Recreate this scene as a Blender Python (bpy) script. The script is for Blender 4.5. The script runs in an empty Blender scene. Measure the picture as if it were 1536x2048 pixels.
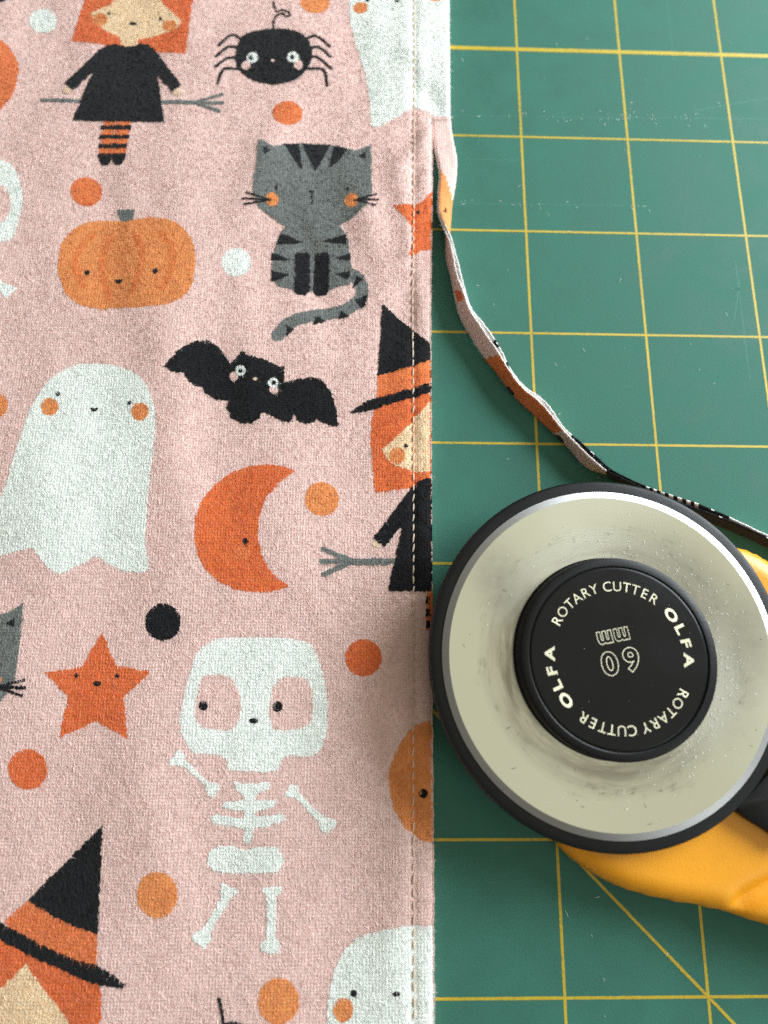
import bpy, math, random
import numpy as np
from mathutils import Vector, Matrix
from mathutils.geometry import delaunay_2d_cdt

S = 0.001            # all measures below are in millimetres, the scene is in metres
rng = np.random.default_rng(7)
random.seed(7)
scene = bpy.context.scene
col = scene.collection

# ------------------------------------------------------------------ camera
cam_d = bpy.data.cameras.new('camera')
cam = bpy.data.objects.new('camera', cam_d)
col.objects.link(cam)
cam_d.sensor_fit = 'VERTICAL'
cam_d.sensor_height = 36.0
cam_d.lens = 36.0 * 1200.0 / 2048.0
cam_d.clip_start = 0.005
cam_d.clip_end = 20.0
R = Matrix(((0.99970486, 0.00504859, 0.02376366),
            (-0.00990129, 0.97791339, 0.20877588),
            (-0.02218478, -0.20894955, 0.97767475))).transposed()
cam.matrix_world = Matrix.Translation(Vector((-34.786, 61.048, 119.630)) * S) @ R.to_4x4()
cam_d.dof.use_dof = True
cam_d.dof.focus_distance = 0.116
cam_d.dof.aperture_fstop = 9.0
scene.camera = cam

# ------------------------------------------------------------------ light of the room
world = bpy.data.worlds.new('World')
scene.world = world
world.use_nodes = True
bgn = world.node_tree.nodes['Background']
bgn.inputs['Color'].default_value = (1.0, 0.955, 0.80, 1)
bgn.inputs['Strength'].default_value = 0.15

def area(name, loc, target, size, power, color):
    d = bpy.data.lights.new(name, 'AREA')
    d.shape = 'RECTANGLE'; d.size = size[0]; d.size_y = size[1]
    d.energy = power; d.color = color
    o = bpy.data.objects.new(name, d)
    o.location = Vector(loc)
    o.rotation_euler = (Vector(target) - Vector(loc)).to_track_quat('-Z', 'Y').to_euler()
    col.objects.link(o)
    return o

window_light = area('window_light', (0.45, 0.37, 0.25), (-0.04, 0.14, 0.0), (0.42, 0.30), 7.2, (0.86, 0.945, 1.0))
ceiling_light = area('ceiling_light', (0.42, 0.10, 1.10), (0.42, 0.10, 0.0), (1.3, 1.3), 2.7, (1.0, 0.95, 0.77))
second_window_light = area('second_window_light', (0.50, -0.34, 0.44), (0.0, 0.05, 0.0), (0.20, 0.26), 0.5, (0.88, 0.96, 1.0))

vs = scene.view_settings
vs.view_transform = 'Standard'
vs.look = 'None'
vs.exposure = 0.22
vs.gamma = 1.0
scene.cycles.use_denoising = False
scene.cycles.max_bounces = 6

# ------------------------------------------------------------------ measured outlines (millimetres)
MOTIFS = [
 dict(n='witch_print', l='printed witch in black dress holding grey broom, whole figure', s=[
  ["hair","od","P",[[-104.97,215.34],[-107.21,200.21],[-98.08,199.15],[-86.88,197.56],[-79.83,197.11],[-79.14,213.41],[-79.15,216.28]]],
  ["face","pe","P",[[-103.57,208.53],[-99.61,210.78],[-96.85,213.25],[-95.95,215.67],[-88.42,215.94],[-87.65,213.58],[-85.73,210.81],[-81.25,206.27],[-82.23,204.37],[-85.11,203.12],[-87.26,202.12],[-91.43,201.06],[-91.46,199.37],[-93.26,198.85],[-95.36,199.56],[-95.74,201.61],[-100.02,203.76],[-102.58,206.93]]],
  ["cheek","ol","S",[[-99.35,206.67],[-99.43,205.81],[-99.84,205.12],[-100.48,204.72],[-101.24,204.7],[-101.96,205.05],[-102.5,205.71],[-102.76,206.55],[-102.68,207.4],[-102.28,208.1],[-101.63,208.5],[-100.87,208.53],[-100.15,208.17],[-99.61,207.51]]],
  ["cheek","ol","S",[[-82.43,205.06],[-82.56,204.37],[-83.01,203.81],[-83.7,203.48],[-84.49,203.46],[-85.23,203.73],[-85.77,204.26],[-86.0,204.94],[-85.88,205.63],[-85.43,206.2],[-84.74,206.53],[-83.94,206.56],[-83.2,206.28],[-82.66,205.74]]],
  ["eye","bk","S",[[-98.63,208.37],[-98.71,208.01],[-98.98,207.85],[-99.29,207.99],[-99.44,208.35],[-99.36,208.71],[-99.09,208.87],[-98.78,208.73]]],
  ["eye","bk","S",[[-86.1,207.03],[-86.2,206.63],[-86.5,206.46],[-86.83,206.61],[-86.99,207.0],[-86.9,207.4],[-86.59,207.58],[-86.26,207.43]]],
  ["mouth","bk","S",[[-92.19,205.75],[-92.41,205.38],[-93.03,205.21],[-93.67,205.34],[-93.97,205.69],[-93.74,206.06],[-93.12,206.23],[-92.48,206.1]]],
  ["leg","om","P",[[-97.0,177.62],[-94.49,177.48],[-94.14,168.41],[-97.32,168.54]]],
  ["leg","om","P",[[-94.24,177.48],[-90.95,177.79],[-91.32,168.49],[-93.96,168.42]]],
  ["stripe","bk","P",[[-97.3,176.33],[-90.89,176.43],[-90.91,175.4],[-97.29,175.22]]],
  ["stripe","bk","P",[[-97.32,173.78],[-91.01,173.87],[-91.1,172.9],[-97.4,172.81]]],
  ["stripe","bk","P",[[-97.37,171.42],[-91.36,171.5],[-91.4,170.37],[-97.32,170.33]]],
  ["shoe","bk","S",[[-97.35,168.83],[-94.63,168.82],[-94.67,166.74],[-95.3,165.98],[-96.36,166.07],[-97.06,167.09]]],
  ["shoe","bk","S",[[-94.28,168.83],[-91.34,168.99],[-91.54,167.03],[-92.15,166.06],[-93.39,166.15],[-94.12,167.17]]],
  ["broom","gr","K",[[-111.71,182.87],[-102.92,182.83]],1.0],
  ["broom","gr","K",[[-84.04,183.1],[-75.19,183.27]],1.01],
  ["bristle","gr","K",[[-76.64,183.23],[-70.46,185.91]],0.76],
  ["bristle","gr","K",[[-76.64,183.23],[-70.12,183.42]],0.76],
  ["bristle","gr","K",[[-76.64,183.23],[-70.63,180.97]],0.76],
  ["hand","pp","S",[[-104.9,185.78],[-104.97,185.33],[-105.27,184.95],[-105.73,184.74],[-106.28,184.72],[-106.79,184.91],[-107.17,185.26],[-107.34,185.71],[-107.27,186.17],[-106.98,186.54],[-106.51,186.76],[-105.97,186.78],[-105.45,186.59],[-105.07,186.24]]],
  ["hand","pp","S",[[-79.53,186.12],[-79.62,185.66],[-79.93,185.28],[-80.41,185.07],[-80.96,185.05],[-81.47,185.24],[-81.84,185.59],[-81.99,186.05],[-81.91,186.51],[-81.59,186.88],[-81.12,187.1],[-80.57,187.12],[-80.06,186.93],[-79.69,186.57]]],
  ["dress","bk","P",[[-96.66,199.65],[-94.38,199.04],[-92.18,199.11],[-90.59,199.94],[-88.89,199.54],[-87.3,198.23],[-80.08,188.13],[-82.11,186.09],[-85.93,190.61],[-84.73,184.91],[-83.24,177.59],[-104.11,177.41],[-102.9,182.62],[-101.76,188.79],[-100.62,191.71],[-105.03,185.69],[-107.25,187.73],[-100.15,197.8],[-98.46,199.23]]],
 ]),
 dict(n='spider_print', l='printed round black spider hanging by a curled thread', s=[
  ["leg","bk","C",[[-67.14,201.9],[-69.42,202.82],[-72.18,199.74]],0.73],
  ["leg","bk","C",[[-68.01,199.38],[-70.02,199.31],[-72.66,196.51]],0.73],
  ["leg","bk","C",[[-68.04,196.41],[-70.03,196.1],[-72.59,193.58]],0.72],
  ["leg","bk","C",[[-67.26,193.26],[-70.64,192.91],[-71.77,188.76]],0.71],
  ["leg","bk","C",[[-51.14,202.44],[-48.92,203.26],[-45.8,200.61]],0.73],
  ["leg","bk","C",[[-50.24,199.72],[-48.22,200.04],[-45.45,197.64]],0.73],
  ["leg","bk","C",[[-50.16,197.24],[-48.34,197.06],[-45.24,194.2]],0.73],
  ["leg","bk","C",[[-50.66,193.79],[-47.04,193.66],[-46.05,189.32]],0.72],
  ["thread","bk","C",[[-59.74,213.34],[-58.91,210.28],[-57.36,210.59],[-55.56,209.73],[-56.05,208.69],[-57.72,209.45],[-59.19,208.23],[-59.36,204.67]],0.54],
  ["body","bk","S",[[-67.82,199.63],[-66.38,202.93],[-62.81,204.55],[-59.17,204.93],[-55.09,204.82],[-51.77,203.17],[-50.04,199.73],[-50.12,195.77],[-51.82,192.29],[-54.54,190.02],[-58.48,188.93],[-62.49,189.53],[-65.99,191.84],[-67.75,194.71]]],
  ["cheek","pk","S",[[-64.36,194.38],[-64.63,193.43],[-65.37,193.03],[-66.16,193.39],[-66.52,194.31],[-66.26,195.25],[-65.51,195.66],[-64.73,195.3]]],
  ["eye","wh","S",[[-62.67,196.59],[-62.77,195.95],[-63.13,195.42],[-63.66,195.12],[-64.26,195.1],[-64.82,195.37],[-65.23,195.87],[-65.4,196.5],[-65.3,197.15],[-64.94,197.67],[-64.41,197.98],[-63.8,198.0],[-63.24,197.73],[-62.84,197.23]]],
  ["pupil","bk","S",[[-63.79,196.5],[-63.93,196.01],[-64.32,195.8],[-64.72,195.99],[-64.91,196.47],[-64.77,196.96],[-64.39,197.17],[-63.98,196.99]]],
  ["cheek","pk","S",[[-51.94,194.77],[-52.23,193.83],[-52.98,193.42],[-53.76,193.78],[-54.11,194.7],[-53.83,195.65],[-53.07,196.06],[-52.29,195.7]]],
  ["eye","wh","S",[[-53.02,196.9],[-53.13,196.26],[-53.49,195.73],[-54.03,195.43],[-54.64,195.41],[-55.2,195.68],[-55.6,196.18],[-55.76,196.81],[-55.65,197.46],[-55.29,197.99],[-54.75,198.29],[-54.14,198.31],[-53.58,198.04],[-53.18,197.54]]],
  ["pupil","bk","S",[[-54.02,196.82],[-54.17,196.33],[-54.56,196.11],[-54.97,196.3],[-55.15,196.78],[-55.01,197.28],[-54.61,197.49],[-54.21,197.3]]],
  ["mouth","pk","S",[[-58.69,195.69],[-58.8,195.4],[-59.07,195.28],[-59.36,195.39],[-59.49,195.66],[-59.39,195.94],[-59.11,196.07],[-58.82,195.96]]],
 ]),
 dict(n='dot_print', l=None, s=[
  ["dot","ol","S",[[-46.15,213.57],[-46.46,212.16],[-47.4,211.02],[-48.77,210.36],[-50.3,210.3],[-51.71,210.87],[-52.7,211.94],[-53.09,213.32],[-52.8,214.72],[-51.87,215.88],[-50.49,216.55],[-48.94,216.61],[-47.53,216.04],[-46.53,214.95]]],
 ]),
 dict(n='dot_print', l=None, s=[
  ["dot","om","S",[[-51.6,181.04],[-51.9,179.57],[-52.82,178.37],[-54.17,177.68],[-55.71,177.64],[-57.11,178.24],[-58.12,179.39],[-58.52,180.84],[-58.25,182.32],[-57.33,183.53],[-55.97,184.23],[-54.42,184.28],[-53.0,183.66],[-52.0,182.51]]],
 ]),
 dict(n='ghost_print', l='printed white ghost cut off by top border beside the seam', s=[
  ["body","wh","P",[[-41.5,217.9],[-41.05,208.6],[-38.87,199.6],[-37.17,193.24],[-36.09,186.02],[-35.61,178.46],[-34.82,177.78],[-32.85,178.3],[-28.9,181.0],[-25.51,183.47],[-22.92,182.59],[-20.15,181.26],[-13.78,180.97],[-12.91,218.95]]],
  ["eye","bk","S",[[-36.25,214.8],[-36.41,214.32],[-36.79,214.11],[-37.17,214.29],[-37.34,214.77],[-37.18,215.25],[-36.8,215.46],[-36.42,215.28]]],
  ["eye","bk","S",[[-28.8,214.6],[-29.01,214.3],[-29.51,214.16],[-30.01,214.27],[-30.22,214.55],[-30.01,214.86],[-29.51,215.0],[-29.01,214.89]]],
  ["cheek","ol","S",[[-36.69,212.51],[-36.86,211.76],[-37.36,211.15],[-38.08,210.8],[-38.89,210.77],[-39.63,211.07],[-40.14,211.65],[-40.33,212.38],[-40.16,213.12],[-39.67,213.74],[-38.94,214.09],[-38.13,214.12],[-37.39,213.82],[-36.88,213.24]]],
  ["cheek","ol","S",[[-18.55,216.23],[-18.73,215.63],[-19.23,215.14],[-19.93,214.85],[-20.72,214.82],[-21.42,215.06],[-21.9,215.52],[-22.07,216.1],[-21.89,216.7],[-21.39,217.19],[-20.68,217.48],[-19.9,217.51],[-19.2,217.27],[-18.71,216.81]]],
 ]),
 dict(n='cat_print', l='printed grey striped cat sitting with curled tail', s=[
  ["tail","gr","C",[[-40.95,139.96],[-38.87,139.05],[-37.31,136.98],[-37.44,133.95],[-39.77,131.47],[-43.46,130.1],[-48.15,129.27],[-52.45,127.52],[-55.0,124.55]],2.82],
  ["stripe","bg","P",[[-38.53,139.05],[-36.98,138.32],[-39.17,136.18]]],
  ["stripe","bg","P",[[-36.01,134.36],[-36.4,132.1],[-37.23,131.26],[-38.62,133.36]]],
  ["stripe","bg","P",[[-41.62,130.69],[-39.91,129.42],[-42.08,128.64]]],
  ["stripe","bg","P",[[-46.97,129.29],[-44.76,128.04],[-47.58,127.25]]],
  ["stripe","bg","P",[[-53.26,126.96],[-51.56,126.07],[-53.0,124.4]]],
  ["body","gr","P",[[-54.39,151.37],[-55.68,148.97],[-56.56,145.42],[-57.08,141.54],[-56.93,138.1],[-55.15,136.24],[-52.4,135.35],[-47.65,135.26],[-44.27,135.63],[-41.57,136.7],[-39.7,136.93],[-39.66,140.76],[-39.91,143.84],[-40.32,147.35],[-41.12,149.3],[-42.38,151.65]]],
  ["stripe","bg","P",[[-55.17,149.37],[-50.78,147.5],[-52.49,146.88],[-56.27,146.6]]],
  ["stripe","bg","P",[[-41.12,149.3],[-40.9,146.94],[-43.85,147.27],[-46.29,147.61]]],
  ["stripe","bg","P",[[-57.03,144.44],[-53.03,142.98],[-54.73,142.55],[-57.06,142.7]]],
  ["stripe","bg","P",[[-40.0,144.62],[-39.9,142.87],[-42.04,143.02],[-42.91,143.58]]],
  ["stripe","bg","P",[[-56.94,140.01],[-53.23,139.13],[-54.89,138.14],[-56.9,137.53]]],
  ["stripe","bg","P",[[-39.92,139.98],[-40.23,138.25],[-41.26,138.61],[-42.99,139.53]]],
  ["leg","bk","P",[[-52.11,144.16],[-51.72,144.75],[-49.14,144.81],[-48.78,144.23],[-48.5,135.24],[-49.32,134.28],[-50.84,134.25],[-51.89,135.17]]],
  ["leg","bk","P",[[-47.75,144.25],[-47.25,144.85],[-44.83,144.82],[-44.47,144.13],[-44.43,135.32],[-45.25,134.36],[-46.95,134.33],[-47.82,135.25]]],
  ["head","gr","P",[[-61.35,173.43],[-57.84,171.12],[-55.21,172.33],[-51.99,172.76],[-48.76,172.97],[-45.52,172.94],[-42.99,172.58],[-39.01,171.08],[-35.6,172.96],[-35.37,167.32],[-35.23,159.88],[-36.67,156.19],[-39.44,153.31],[-42.56,151.64],[-48.11,150.72],[-55.08,151.43],[-57.96,153.67],[-60.49,155.62],[-61.91,159.62],[-61.88,162.48],[-61.42,167.46]]],
  ["stripe","bg","P",[[-55.38,172.03],[-52.16,172.54],[-51.24,166.27],[-51.96,166.67]]],
  ["stripe","bg","P",[[-51.27,172.69],[-45.15,172.61],[-46.68,169.11],[-48.2,165.94],[-48.96,167.37]]],
  ["stripe","bg","P",[[-44.07,172.34],[-41.17,171.57],[-42.91,168.58],[-45.01,166.64],[-44.87,168.11]]],
  ["stripe","bg","P",[[-60.17,171.05],[-58.51,170.05],[-59.89,168.96]]],
  ["stripe","bg","P",[[-38.45,169.75],[-36.84,170.72],[-36.64,168.75]]],
  ["eye","bg","S",[[-56.44,160.74],[-56.53,160.28],[-56.77,160.08],[-57.03,160.26],[-57.15,160.72],[-57.07,161.19],[-56.82,161.38],[-56.57,161.2]]],
  ["eye","bg","S",[[-40.41,160.78],[-40.5,160.37],[-40.72,160.19],[-40.95,160.36],[-41.05,160.76],[-40.96,161.17],[-40.74,161.34],[-40.51,161.18]]],
  ["nose","bk","P",[[-49.63,160.42],[-48.22,160.46],[-48.71,159.22]]],
  ["mouth","bk","K",[[-48.79,159.54],[-48.65,157.03]],0.35],
  ["cheek","ol","S",[[-56.14,157.74],[-56.26,157.0],[-56.64,156.4],[-57.22,156.06],[-57.87,156.04],[-58.47,156.35],[-58.91,156.93],[-59.08,157.67],[-58.97,158.41],[-58.59,159.01],[-58.02,159.35],[-57.36,159.37],[-56.75,159.05],[-56.32,158.47]]],
  ["cheek","ol","S",[[-38.28,157.77],[-38.42,157.01],[-38.83,156.4],[-39.43,156.05],[-40.1,156.03],[-40.72,156.35],[-41.15,156.95],[-41.31,157.7],[-41.17,158.46],[-40.76,159.08],[-40.16,159.43],[-39.49,159.45],[-38.87,159.12],[-38.44,158.53]]],
  ["whisker","bk","K",[[-57.96,157.49],[-63.29,159.1]],0.42],
  ["whisker","bk","K",[[-57.96,157.49],[-64.08,157.54]],0.42],
  ["whisker","bk","K",[[-57.96,157.49],[-63.66,156.14]],0.42],
  ["whisker","bk","K",[[-39.16,157.67],[-34.06,159.22]],0.42],
  ["whisker","bk","K",[[-39.16,157.67],[-33.69,157.8]],0.42],
  ["whisker","bk","K",[[-39.16,157.67],[-34.39,156.33]],0.42],
 ]),
 dict(n='dot_print', l=None, s=[
  ["dot","wh","S",[[-61.54,142.02],[-61.79,140.52],[-62.62,139.3],[-63.87,138.61],[-65.31,138.58],[-66.64,139.22],[-67.6,140.39],[-68.01,141.88],[-67.78,143.39],[-66.96,144.62],[-65.69,145.33],[-64.25,145.36],[-62.91,144.71],[-61.94,143.52]]],
 ]),
 dict(n='star_print', l='printed orange star crossed by the stitched seam', s=[
  ["body","od","P",[[-30.51,156.34],[-25.39,156.79],[-23.61,157.73],[-21.08,161.67],[-19.25,164.41],[-14.43,155.52],[-19.52,146.63],[-24.06,145.16],[-25.81,143.95],[-27.02,143.81],[-25.96,147.67],[-26.29,151.23]]],
  ["eye","bk","S",[[-24.41,154.79],[-24.55,154.42],[-24.87,154.26],[-25.19,154.4],[-25.33,154.77],[-25.19,155.15],[-24.86,155.31],[-24.54,155.16]]],
 ]),
 dict(n='pumpkin_print', l='printed orange pumpkin with grey stem and small face', s=[
  ["stem","gr","P",[[-92.17,154.59],[-88.0,154.58],[-88.1,151.59],[-90.6,151.35]]],
  ["body","ol","S",[[-103.15,140.58],[-102.84,145.87],[-100.76,149.49],[-97.22,151.56],[-93.16,151.84],[-89.67,151.56],[-85.97,152.37],[-81.85,152.29],[-77.94,150.75],[-74.85,147.22],[-73.6,141.92],[-73.89,135.98],[-75.94,132.5],[-79.49,130.9],[-84.02,130.3],[-88.89,130.28],[-93.13,130.13],[-97.16,130.9],[-100.48,133.38],[-102.44,137.12]]],
  ["rib","or","C",[[-96.59,148.51],[-98.96,144.54],[-99.61,140.66],[-97.32,135.16]],1.5],
  ["rib","or","C",[[-92.61,147.89],[-93.76,142.89],[-93.48,138.0],[-91.24,132.54]],1.5],
  ["rib","or","C",[[-86.99,148.02],[-85.21,143.78],[-85.24,138.87],[-86.52,134.35]],1.5],
  ["rib","or","C",[[-81.54,148.5],[-78.73,144.63],[-78.63,139.35],[-80.12,134.82]],1.5],
  ["eye","bk","S",[[-96.2,138.74],[-96.32,138.3],[-96.69,138.11],[-97.1,138.28],[-97.31,138.72],[-97.19,139.16],[-96.82,139.36],[-96.41,139.18]]],
  ["eye","bk","S",[[-81.35,138.95],[-81.48,138.48],[-81.88,138.28],[-82.31,138.46],[-82.52,138.92],[-82.39,139.4],[-81.99,139.6],[-81.56,139.41]]],
  ["mouth","bk","P",[[-90.84,137.08],[-88.87,137.13],[-89.21,136.15],[-90.22,136.13]]],
 ]),
 dict(n='dot_print', l=None, s=[
  ["dot","om","S",[[-95.76,159.11],[-95.94,157.5],[-96.75,156.2],[-98.04,155.46],[-99.56,155.42],[-101.0,156.09],[-102.08,157.34],[-102.6,158.93],[-102.44,160.55],[-101.64,161.87],[-100.34,162.62],[-98.81,162.66],[-97.35,161.98],[-96.27,160.71]]],
 ]),
 dict(n='skull_print', l='printed white skull cut off by left border', s=[
  ["body","wh","S",[[-123.38,166.06],[-117.98,166.2],[-115.43,163.82],[-113.63,159.77],[-112.81,155.37],[-112.96,151.01],[-113.47,147.77],[-114.37,146.32],[-116.43,145.57],[-120.38,145.13]]],
  ["socket","pk","S",[[-122.55,160.28],[-118.43,160.2],[-116.27,158.22],[-115.36,154.94],[-115.75,152.03],[-117.11,150.55],[-121.14,150.46]]],
 ]),
 dict(n='bone_print', l='printed white bone end at left border', s=[
  ["body","wh","P",[[-117.54,140.27],[-115.28,137.2],[-114.01,135.68],[-111.14,134.71],[-112.05,133.49],[-113.38,132.11],[-114.86,134.12],[-118.07,137.49]]],
 ]),
 dict(n='pumpkin_print', l='printed orange pumpkin edge cut off by left border', s=[
  ["body","om","S",[[-129.3,199.56],[-123.81,199.52],[-120.93,197.12],[-118.83,193.59],[-118.13,189.6],[-118.39,184.76],[-119.74,181.47],[-121.12,179.83],[-126.37,179.33]]],
 ]),
 dict(n='dot_print', l=None, s=[
  ["dot","wh","S",[[-111.29,206.16],[-111.44,204.64],[-112.19,203.41],[-113.41,202.7],[-114.85,202.65],[-116.22,203.27],[-117.27,204.44],[-117.78,205.93],[-117.65,207.45],[-116.9,208.7],[-115.68,209.42],[-114.23,209.47],[-112.84,208.84],[-111.79,207.66]]],
 ]),
 dict(n='dot_print', l=None, s=[
  ["dot","bk","S",[[-123.22,212.06],[-123.38,211.28],[-124.04,210.63],[-125.06,210.25],[-126.24,210.21],[-127.36,210.51],[-128.18,211.1],[-128.55,211.87],[-128.4,212.65],[-127.75,213.3],[-126.72,213.69],[-125.53,213.73],[-124.41,213.42],[-123.59,212.83]]],
 ]),
 dict(n='ghost_print', l='printed white ghost with orange cheeks, whole figure', s=[
  ["body","wh","S",[[-99.48,115.86],[-96.4,117.24],[-92.65,117.51],[-88.81,117.07],[-85.18,115.8],[-82.27,113.51],[-80.36,110.06],[-79.38,106.35],[-78.92,99.32],[-79.24,93.81],[-79.18,87.07],[-79.12,80.48],[-78.42,76.86],[-77.97,74.56],[-79.05,73.92],[-82.84,74.01],[-85.45,75.01],[-87.87,76.53],[-88.91,76.78],[-90.79,75.48],[-93.15,74.19],[-94.32,73.42],[-96.1,73.66],[-98.03,75.17],[-99.79,77.2],[-101.19,78.34],[-104.11,77.55],[-107.01,76.75],[-108.96,76.35],[-109.72,85.43],[-108.6,88.36],[-107.57,92.12],[-107.08,96.21],[-105.86,102.87],[-104.86,107.41],[-103.47,111.15],[-101.65,113.79]]],
  ["eye","bk","S",[[-99.3,110.64],[-99.4,110.25],[-99.74,110.08],[-100.12,110.24],[-100.31,110.62],[-100.21,111.01],[-99.87,111.18],[-99.49,111.02]]],
  ["eye","bk","S",[[-84.45,108.76],[-84.56,108.4],[-84.88,108.24],[-85.23,108.39],[-85.41,108.75],[-85.3,109.12],[-84.98,109.27],[-84.62,109.13]]],
  ["mouth","bk","P",[[-93.01,107.69],[-91.17,107.72],[-91.62,106.91],[-92.47,106.9]]],
  ["cheek","ol","S",[[-99.31,107.77],[-99.39,106.93],[-99.81,106.25],[-100.49,105.87],[-101.29,105.86],[-102.05,106.22],[-102.63,106.88],[-102.91,107.72],[-102.84,108.56],[-102.42,109.25],[-101.74,109.63],[-100.94,109.64],[-100.17,109.28],[-99.59,108.61]]],
  ["cheek","ol","S",[[-80.67,106.82],[-80.78,105.97],[-81.22,105.3],[-81.91,104.91],[-82.72,104.9],[-83.47,105.26],[-84.04,105.93],[-84.29,106.76],[-84.19,107.61],[-83.75,108.29],[-83.05,108.68],[-82.25,108.69],[-81.48,108.32],[-80.92,107.65]]],
 ]),
 dict(n='dot_print', l=None, s=[
  ["dot","ol","S",[[-109.76,108.05],[-109.83,106.87],[-110.35,105.93],[-111.2,105.4],[-112.23,105.38],[-113.23,105.89],[-114.01,106.81],[-114.4,107.98],[-114.34,109.15],[-113.83,110.11],[-112.97,110.65],[-111.93,110.66],[-110.92,110.15],[-110.15,109.22]]],
 ]),
 dict(n='bat_print', l='printed black bat with spread wings', s=[
  ["body","bk","P",[[-78.15,116.67],[-75.59,120.49],[-72.47,122.8],[-69.6,123.07],[-67.46,121.76],[-65.21,118.66],[-64.56,118.0],[-62.81,119.81],[-62.25,120.86],[-61.59,119.97],[-58.67,119.21],[-55.31,117.93],[-54.26,117.28],[-53.24,117.52],[-53.14,114.86],[-53.29,113.54],[-51.07,114.45],[-47.4,115.09],[-45.34,114.54],[-43.21,111.5],[-41.89,107.18],[-41.64,104.61],[-42.64,104.17],[-45.08,104.99],[-46.12,105.84],[-46.7,104.97],[-48.3,104.65],[-50.34,105.35],[-50.87,106.63],[-51.54,105.12],[-52.75,104.97],[-54.8,105.93],[-57.48,107.18],[-58.01,105.67],[-59.57,104.71],[-61.98,104.76],[-64.06,106.01],[-64.99,108.14],[-64.68,109.66],[-67.12,109.92],[-69.42,111.1],[-70.12,112.4],[-71.76,112.72],[-73.27,113.88],[-73.99,115.41],[-75.61,115.38]]],
  ["cheek","pk","S",[[-62.84,115.06],[-63.07,114.34],[-63.72,114.03],[-64.4,114.32],[-64.71,115.03],[-64.48,115.75],[-63.83,116.06],[-63.15,115.77]]],
  ["cheek","pk","S",[[-54.29,112.08],[-54.52,111.39],[-55.14,111.1],[-55.79,111.38],[-56.08,112.05],[-55.85,112.73],[-55.23,113.03],[-54.58,112.75]]],
  ["eye","wh","S",[[-61.31,116.28],[-61.59,115.43],[-62.35,115.07],[-63.15,115.4],[-63.52,116.24],[-63.24,117.09],[-62.48,117.46],[-61.68,117.12]]],
  ["pupil","bk","S",[[-61.92,116.18],[-62.04,115.8],[-62.38,115.64],[-62.73,115.79],[-62.9,116.16],[-62.78,116.54],[-62.44,116.7],[-62.08,116.55]]],
  ["eye","wh","S",[[-54.4,113.65],[-54.67,112.84],[-55.41,112.5],[-56.17,112.82],[-56.52,113.62],[-56.24,114.43],[-55.51,114.78],[-54.74,114.46]]],
  ["pupil","bk","S",[[-54.85,113.65],[-54.97,113.27],[-55.31,113.11],[-55.67,113.26],[-55.82,113.63],[-55.7,114.01],[-55.36,114.17],[-55.0,114.02]]],
  ["mouth","pp","S",[[-58.8,114.42],[-58.92,114.17],[-59.23,114.06],[-59.56,114.16],[-59.7,114.41],[-59.58,114.66],[-59.27,114.76],[-58.95,114.67]]],
 ]),
 dict(n='witch_print', l='printed witch cut through by fabric edge beside cutter', s=[
  ["hair","od","P",[[-33.59,111.65],[-34.77,105.57],[-34.99,99.28],[-34.85,101.44],[-34.4,95.79],[-33.93,90.24],[-27.51,91.23],[-19.99,91.32],[-17.34,111.9]]],
  ["face","pe","P",[[-19.8,112.65],[-22.1,110.42],[-26.44,105.47],[-30.89,100.72],[-32.74,99.38],[-31.46,97.32],[-29.3,95.85],[-26.06,94.7],[-19.94,94.66]]],
  ["neck","pe","P",[[-22.89,94.81],[-19.94,94.84],[-19.97,92.43],[-22.66,92.88]]],
  ["cheek","ol","S",[[-27.82,98.12],[-27.98,97.37],[-28.44,96.76],[-29.11,96.42],[-29.85,96.41],[-30.51,96.74],[-30.97,97.33],[-31.14,98.08],[-30.98,98.84],[-30.52,99.45],[-29.85,99.79],[-29.11,99.8],[-28.44,99.47],[-27.98,98.87]]],
  ["eye","bk","S",[[-27.16,100.17],[-27.31,99.88],[-27.67,99.75],[-28.03,99.87],[-28.17,100.16],[-28.02,100.46],[-27.66,100.58],[-27.31,100.47]]],
  ["hat_band","om","P",[[-33.62,115.62],[-25.96,117.97],[-21.99,119.83],[-17.15,121.72],[-17.27,115.43],[-22.06,113.59],[-33.59,110.78]]],
  ["hat","bk","P",[[-32.68,132.5],[-26.13,126.36],[-21.95,122.77],[-18.85,120.34],[-21.99,119.74],[-25.96,117.88],[-33.62,115.53]]],
  ["brim","bk","P",[[-39.14,107.44],[-37.85,108.54],[-35.01,110.23],[-30.11,111.7],[-25.58,113.09],[-21.85,114.47],[-17.26,116.1],[-17.3,114.1],[-22.08,112.27],[-25.59,110.9],[-30.1,109.52],[-34.18,108.16],[-37.83,107.24],[-38.85,107.14]]],
  ["broom","gr","K",[[-29.82,76.26],[-38.67,76.18]],1.32],
  ["bristle","gr","K",[[-38.15,76.22],[-44.11,78.66]],0.96],
  ["bristle","gr","K",[[-38.15,76.22],[-44.39,76.21]],0.96],
  ["bristle","gr","K",[[-38.15,76.22],[-43.87,73.61]],0.96],
  ["leg","om","P",[[-23.6,70.83],[-20.31,70.85],[-20.44,63.07],[-23.91,63.05]]],
  ["stripe","bk","P",[[-23.65,69.46],[-20.34,69.48],[-20.36,68.12],[-23.8,68.1]]],
  ["stripe","bk","P",[[-23.67,67.08],[-20.37,67.1],[-20.4,65.75],[-23.82,65.73]]],
  ["stripe","bk","P",[[-23.69,64.72],[-20.41,64.74],[-20.43,63.4],[-23.84,63.38]]],
  ["hand","pp","S",[[-32.58,79.75],[-32.85,79.29],[-33.49,79.1],[-34.13,79.28],[-34.4,79.73],[-34.14,80.18],[-33.5,80.38],[-32.85,80.19]]],
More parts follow.
